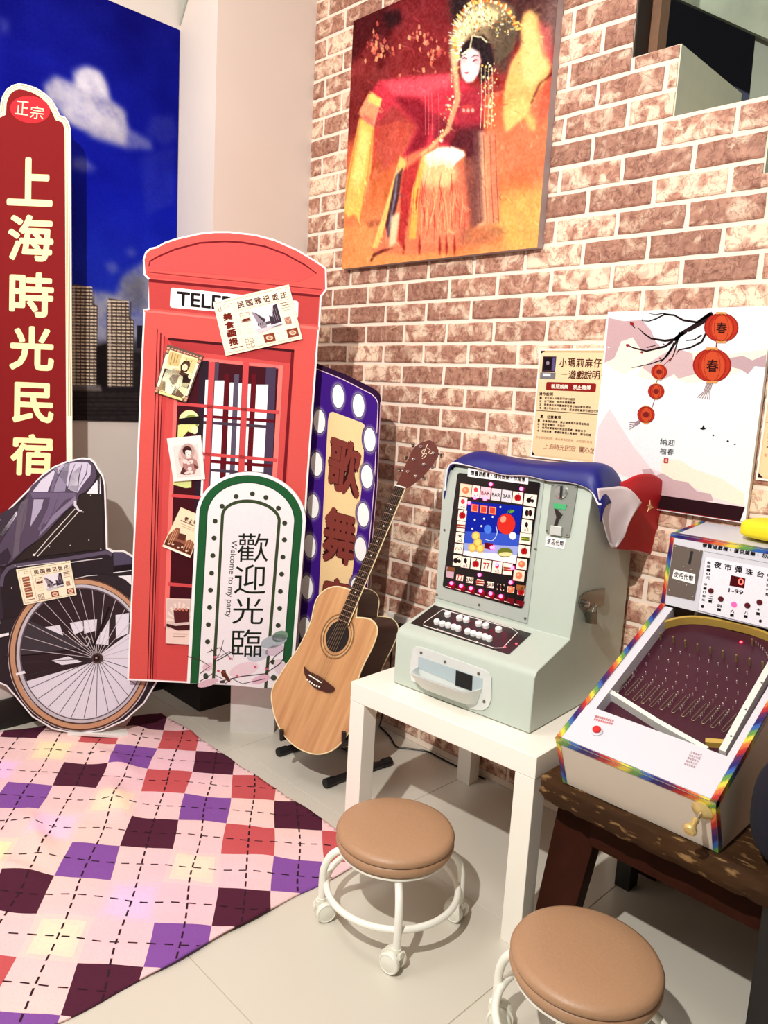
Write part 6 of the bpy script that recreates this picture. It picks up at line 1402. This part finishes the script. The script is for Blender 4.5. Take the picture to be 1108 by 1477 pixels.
for x, y in combs+[(905, 680)]:
    Pt = Plane(np.array(pp(0, 0, REC+.007)), VN); c_ = [uv(Pt.at(*s2c(a, b)[0])) for a, b in ((x-2, y+4), (x-62, y+70), (x-82, y+92), (x-76, y+84), (x+10, y-6))]
    a0, a1 = np.array(c_[4]), np.array(c_[2]); d = (a1-a0)/np.linalg.norm(a1-a0); m_ = np.array([-d[1], d[0]])*.0035
    lp = [a0+m_, a1+m_]+[a1+d*.004*math.sin(s)+m_*math.cos(s) for s in (.6, 1.2, PI/2, 2, 2.6)]+[a1-m_, a0-m_]
    MB().tube([pp(*p, REC+.007) for p in lp], .0006, 5).build('slot_divider', mat('dull_wire', (150, 140, 110), .35, .6), t, True)
for x, y in ((412,150),(497,172),(573,195),(653,220),(735,240),(817,263),(903,290),(988,312),(1073,333),(1005,187)):
    Pt = Plane(np.array(pp(0, 0, REC+.018)), VN); u, v = uv(Pt.at(*s2c(x, y)[0]))
    MB().lathe([(0, 0), (.0022, 0), (.0022, .017), (.0014, .019), (0, .0192)], 10, frame(pp(u, v, REC), VN)).build('brass_post', brass, t, True)
Pt = Plane(np.array(pp(0, 0, REC+.001)), VN)
MB().lathe([(0, 0), (.0035, 0), (.0035, .002), (.0015, .0035), (0, .004)], 12, frame(tuple(Pt.at(*s2c(935, 208)[0])), VN)).build('indicator_lamp', mat('red_lamp', (255, 30, 60), .3, emit=2.5, var=0), t, True)
# console controls
Pc = Plane(np.array(pp(0, 0, .0014)), VN); P = Pc.at(*s1c(275, 322)[0])
MB().lathe([(0, 0), (.0115, 0), (.0115, .003), (.009, .0045), (0, .0045)], 28, frame(tuple(P), VN)).build('button_ring', wpan, t, True)
MB().lathe([(0, .0045), (.0082, .0045), (.0082, .008), (.007, .0092), (0, .0096)], 28, frame(tuple(P), VN)).build('push_button', mat('red_button', (214, 34, 34), .35), t, True)
pr = Print(Pc, .0002, .0002)
for ln_, q in (('請按鈕開始遊戲取珠', (268,240,360,265,354,278,262,253)), ('投幣後按此紅色按鈕', (262,254,354,279,348,292,256,267))):
    H = homog(s1c(*q))
    for i, ch in enumerate(ln_): pr.text(ch, [happly(H, (i+.08)/9, .95), happly(H, (i+.92)/9, .95), happly(H, (i+.92)/9, .1), happly(H, (i+.08)/9, .1)], (206, 96, 96), 1, .016)
for r_, ln_ in enumerate(('拉桿說明：', '向後拉放開', '彈珠即發射', '請勿用力拉', '損壞須賠償')):
    q = s1c(732-r_*8, 415+r_*14, 788-r_*8, 434+r_*14, 785-r_*8, 446+r_*14, 729-r_*8, 427+r_*14); H = homog(q)
    for i, ch in enumerate(ln_): pr.text(ch, [happly(H, (i+.1)/5, .95), happly(H, (i+.9)/5, .95), happly(H, (i+.9)/5, .05), happly(H, (i+.1)/5, .05)], (170, 110, 120), 1, 0)
pr.build('printed_text', t)
# header box
hw = [(AX[0]+.0101, 1.678, .742), (AX[0]+PW-.0101, 1.678, .742), (AX[0]+PW-.0101, 1.688, .905), (AX[0]+.0101, 1.688, .905)]
MB().prism(hw, [(x, y+.010, z-.002) for x, y, z in hw]).build('header_panel', wpan, t, True)
tp_ = [(AX[0]+.0101, 1.6885, .905), (AX[0]+PW-.0101, 1.6885, .905), (AX[0]+PW-.0101, 1.85, .921), (AX[0]+.0101, 1.85, .921)]
MB().prism(tp_, [(x, y, z-.006) for x, y, z in tp_]).build('header_top', wpan, t, True)
HN = np.array([0, -.163, .010]); HN /= np.linalg.norm(HN); PH = Plane(np.array([0, 1.678, .742]), HN)
slab(PH, rr(s3c(210,296,487,360,405,832,140,775), 1.2), .002, 'coin_plate', mat('bronze_coin_plate', (122, 108, 100), .35, .4), t, .0004, .0006)
slab(PH, s3c(372,362,396,366,368,492,346,486), .0006, 'coin_slot', mat('slot_black', (10, 8, 8), .6), t, .0026)
for x, y in ((228,317),(458,362),(168,732),(392,793),(303,512),(376,536),(262,660),(334,686),(348,487)): MB().lathe([(0, 0), (.0014, 0), (.001, .001), (0, .0012)], 8, frame(tuple(PH.at(*s3c(x, y)[0], .0026)), PH.n)).build('screw', pinm, t, True)
label('token_label', PH, s3c(212,535,417,583,407,677,196,620), '使用代幣', .02, par=t, off=.0028)
pr = Print(PH, .0006, .0002)
INK = (20, 16, 24)
def diag(pr, s, q, col=INK, bold=.02, layer=1):
    H = homog(q); n = len(s)
    for i, ch in enumerate(s):
        if ch == ' ': continue
        if ch in '：，': x, y = happly(H, (i+.4)/n, .45); pr.oval(x, y, .7, 1.2, col, layer, n=8); continue
        pr.text(ch, [happly(H, (i+.06)/n, 1), happly(H, (i+.94)/n, 1), happly(H, (i+.94)/n, 0), happly(H, (i+.06)/n, 0)], col, layer, bold)
diag(pr, '懷舊遊戲機：僅供娛樂，勿賭博', s3c(486,283,1215,410,1205,452,478,322), bold=.03)
pr.line(s3c(500,362,1300,512), .5, (150, 150, 160), 1)
pr.poly(s3c(512,415,1320,562,1300,1120,1075,1086,440,925,460,800), (236, 232, 240), 1); pr.line(s3c(440,925,1075,1088,1290,1128), 1.0, (150, 146, 156), 2); pr.line(s3c(512,415,440,925), .6, (190, 186, 196), 2)
for ch, q in (('夜', (598,455,667,468,660,532,592,518)), ('市', (697,478,767,490,760,552,690,540)), ('彈', (795,498,868,512,860,578,788,564)), ('珠', (897,520,970,534,962,598,890,584)), ('台', (1005,545,1075,558,1066,618,998,604))): pr.text(ch, s3c(*q), INK, 2, .03)
pr.poly(s3c(756,590,893,622,882,717,740,690), (74, 8, 16), 2)
for i, ch in enumerate('每投10元'): pr.text(ch, s3c(530-i*2,455+i*36,568-i*2,462+i*36,562-i*2,488+i*36,524-i*2,480+i*36), INK, 2, .03)
for i, ch in enumerate('得10顆珠'): pr.text(ch, s3c(500-i*5,665+i*37,530-i*5,671+i*37,526-i*5,694+i*37,496-i*5,688+i*37), INK, 2, .02)
for i, ch in enumerate('每得珠代幣'): pr.text(ch, s3c(1098-i*3,575+i*46,1135-i*3,582+i*46,1130-i*3,612+i*46,1093-i*3,605+i*46), INK, 2, .03)
pr.text('1-99', s3c(735,712,874,740,868,780,730,752), INK, 2, .03)
for (x, y), nm in (((565,800), '二顆'), ((650,880), '四顆'), ((772,932), '六顆'), ((904,945), '八顆'), ((1020,918), '十顆')):
    for i, ch in enumerate(nm): pr.text(ch, s3c(x-20-i*5,y-15+i*38,x+18-i*5,y-7+i*38,x+14-i*5,y+22+i*38,x-24-i*5,y+14+i*38), INK, 2, .05)
for x, y in ((485,888), (1035,1027)): pr.oval(*s3c(x, y)[0], 2.2, 2.4, (40, 34, 44), 2, n=12)
pr.build('printed_text', t)
pr = Print(PH, .0016, .0002); pr.text('0', s3c(828,618,882,630,872,690,816,678), (255, 120, 110), 1, .02)
dg = pr.build('lit_digit', t, mat('lit_red_digit', (255, 70, 60), .4, emit=5, var=0))
for x, y, lit in ((565,740,0), (660,818,0), (785,870,1), (912,880,0), (1027,850,0)):
    MB().lathe([(0, 0), (.0062, 0), (.0062, .001), (.005, .0026), (0, .0034)], 20, frame(tuple(PH.at(*s3c(x, y)[0], .0009)), PH.n)).build('hole_lamp', mat('lit_pink_lamp', (255, 50, 90), .3, emit=4, var=0) if lit else mat('dark_red_lens', (86, 12, 18), .25), t, True)
# rainbow tape along the edges
RB = [(176, 36, 40), (214, 110, 60), (226, 206, 70), (100, 150, 70), (50, 96, 170), (34, 28, 104), (84, 30, 90)]
tv, tf_, tc_ = [], [], []
def tape(p, q, w1, w2, ph=0.0, period=.115):
    """p->q edge line; w1,w2 are the two flange vectors folding over the edge"""
    p, q, w1, w2 = (np.array(a, float) for a in (p, q, w1, w2)); L = np.linalg.norm(q-p); n = max(4, int(L/.004)); d = (q-p)/L
    n1 = np.cross(d, w1); n1 /= np.linalg.norm(n1); n2 = np.cross(d, w2); n2 /= np.linalg.norm(n2); cen = -(w1+w2); 
    n1 *= np.sign(-(n1 @ w2)) or 1; n2 *= np.sign(-(n2 @ w1)) or 1
    for w, nn in ((w1, n1), (w2, n2)):
        for i in range(n):
            for j in range(3):
                sk = .010
                a, b = i/n, (i+1)/n; c0, c1 = j/3, (j+1)/3
                P4 = [p+d*L*a+w*c0+nn*.0012, p+d*L*b+w*c0+nn*.0012, p+d*L*b+w*c1+nn*.0012, p+d*L*a+w*c1+nn*.0012]
                k0 = len(tv); tv.extend(tuple(v) for v in P4); tf_.append((k0, k0+1, k0+2, k0+3))
                x = ((a+b)/2*L+(c0+c1)/2*sk*1.4)/period+ph; i0 = int(math.floor(x*7)) % 7; fr_ = x*7-math.floor(x*7); fr_ = max(0, (fr_-.55)/.45)
                tc_.append(tuple(np.array(RB[i0])*(1-fr_)+np.array(RB[(i0+1) % 7])*fr_))
for sx, s in ((0, 1), (PW, -1)):
    tape(pp(sx, 0), pp(sx, .46), VU*s*.011, -VN*.013, .1*s)
    tape((AX[0]+sx, 1.316, zb_), pp(sx, 0), (s*.010, 0, 0), (0, .012, .004), .4)
    tape((AX[0]+sx, 1.678, .742), (AX[0]+sx, 1.688, .905), (s*.008, 0, 0), (0, .012, 0), .7)
    tape((AX[0]+sx, 1.688, .905), (AX[0]+sx, 1.85, .921), (s*.010, 0, 0), (0, 0, -.010), .2)
tape(pp(.0, 0), pp(PW, 0), VV*.006, np.array([0, .0045, -.011]), .3, .15)
tape((AX[0], 1.688, .905), (AX[0]+PW, 1.688, .905), (0, .012, .0012), -np.array([0, .0005, .0075]), .6, .2)
me = bpy.data.meshes.new('rainbow_tape'); me.from_pydata(tv, [], tf_); me.update(); a_ = me.color_attributes.new('Col', 'FLOAT_COLOR', 'CORNER')
a_.data.foreach_set('color', np.repeat(np.array([(*lin(c_), 1) for c_ in tc_], np.float32), 4, axis=0).ravel()); link('rainbow_tape', me, vcmat('foil_tape', .3, .5), t, True)
# plunger
FN = np.array([0, -.11, -.046]); FN /= np.linalg.norm(FN); PFR = Plane(np.array([0, 1.316, zb_]), FN)
P = PFR.at(*s1c(788, 705)[0], .001); bz = mat('pale_brass', (222, 196, 130), .35, .5)
pl_ = MB().lathe([(0, 0), (.0185, 0), (.0185, .002), (.012, .006), (.006, .009), (0, .009)], 28, frame(tuple(P), PFR.n)).build('plunger_plate', bz, t, True); smooth(pl_)
ax_ = PFR.n.copy(); sft = MB().tube([tuple(P+ax_*.008), tuple(P+ax_*.028)], .004, 12).build('plunger_rod', mat('steel_rod', (190, 180, 160), .3, .8), t, True)
kb = MB().lathe([(0, 0), (.006, 0), (.0055, .008), (.007, .016), (.0115, .021), (.012, .026), (.009, .030), (0, .031)], 24, frame(tuple(P+ax_*.024), ax_)).build('plunger_knob', bz, t, True); smooth(kb)
# yellow cloth on the header, navy cushion on the bench
t = root('yellow_cloth', 'folded bright yellow cloth on top of the pinball game', 'cloth', (-.53, 1.77, .917))
bm = MB(); nn_ = 10
ys = mat('yellow_cloth_fabric', (250, 232, 40), .7, rgb2=(240, 214, 20), scale=20, bump=.3)
def blob(name, c_, rx, ry, rz, m, par, n1=28, n2=18, e=3.0, j=.05):
    vs, fs = [], []
    for a in range(n2+1):
        th = PI*a/n2-PI/2
        for b in range(n1):
            ph = 2*PI*b/n1; f_ = lambda x: math.copysign(abs(x)**(2/e), x)
            w = 1+j*math.sin(3*ph+th*2)+j*.6*math.sin(5*ph-th*3)
            vs.append((c_[0]+rx*f_(math.cos(th))*f_(math.cos(ph))*w, c_[1]+ry*f_(math.cos(th))*f_(math.sin(ph))*w, c_[2]+rz*f_(math.sin(th))))
    for a in range(n2):
        for b in range(n1): q = (b+1) % n1; fs.append((a*n1+b, a*n1+q, (a+1)*n1+q, (a+1)*n1+b))
    return smooth(MB().add(vs, fs).build(name, m, par, True), 2)
blob('folded_cloth', (-.530, 1.772, .938), .092, .058, .022, ys, t, e=4, j=.02)
t = root('navy_cushion', 'plump dark navy velvet cushion at the bench\'s right, beside the pinball game', 'cushion', (-.300, 1.35, .42))
blob('cushion_body', (-.292, 1.37, .528), .112, .10, .108, mat('navy_velvet', (7, 5, 34), .95, rgb2=(3, 2, 12), scale=7, bump=.3), t, 40, 24, 2.4, .02)
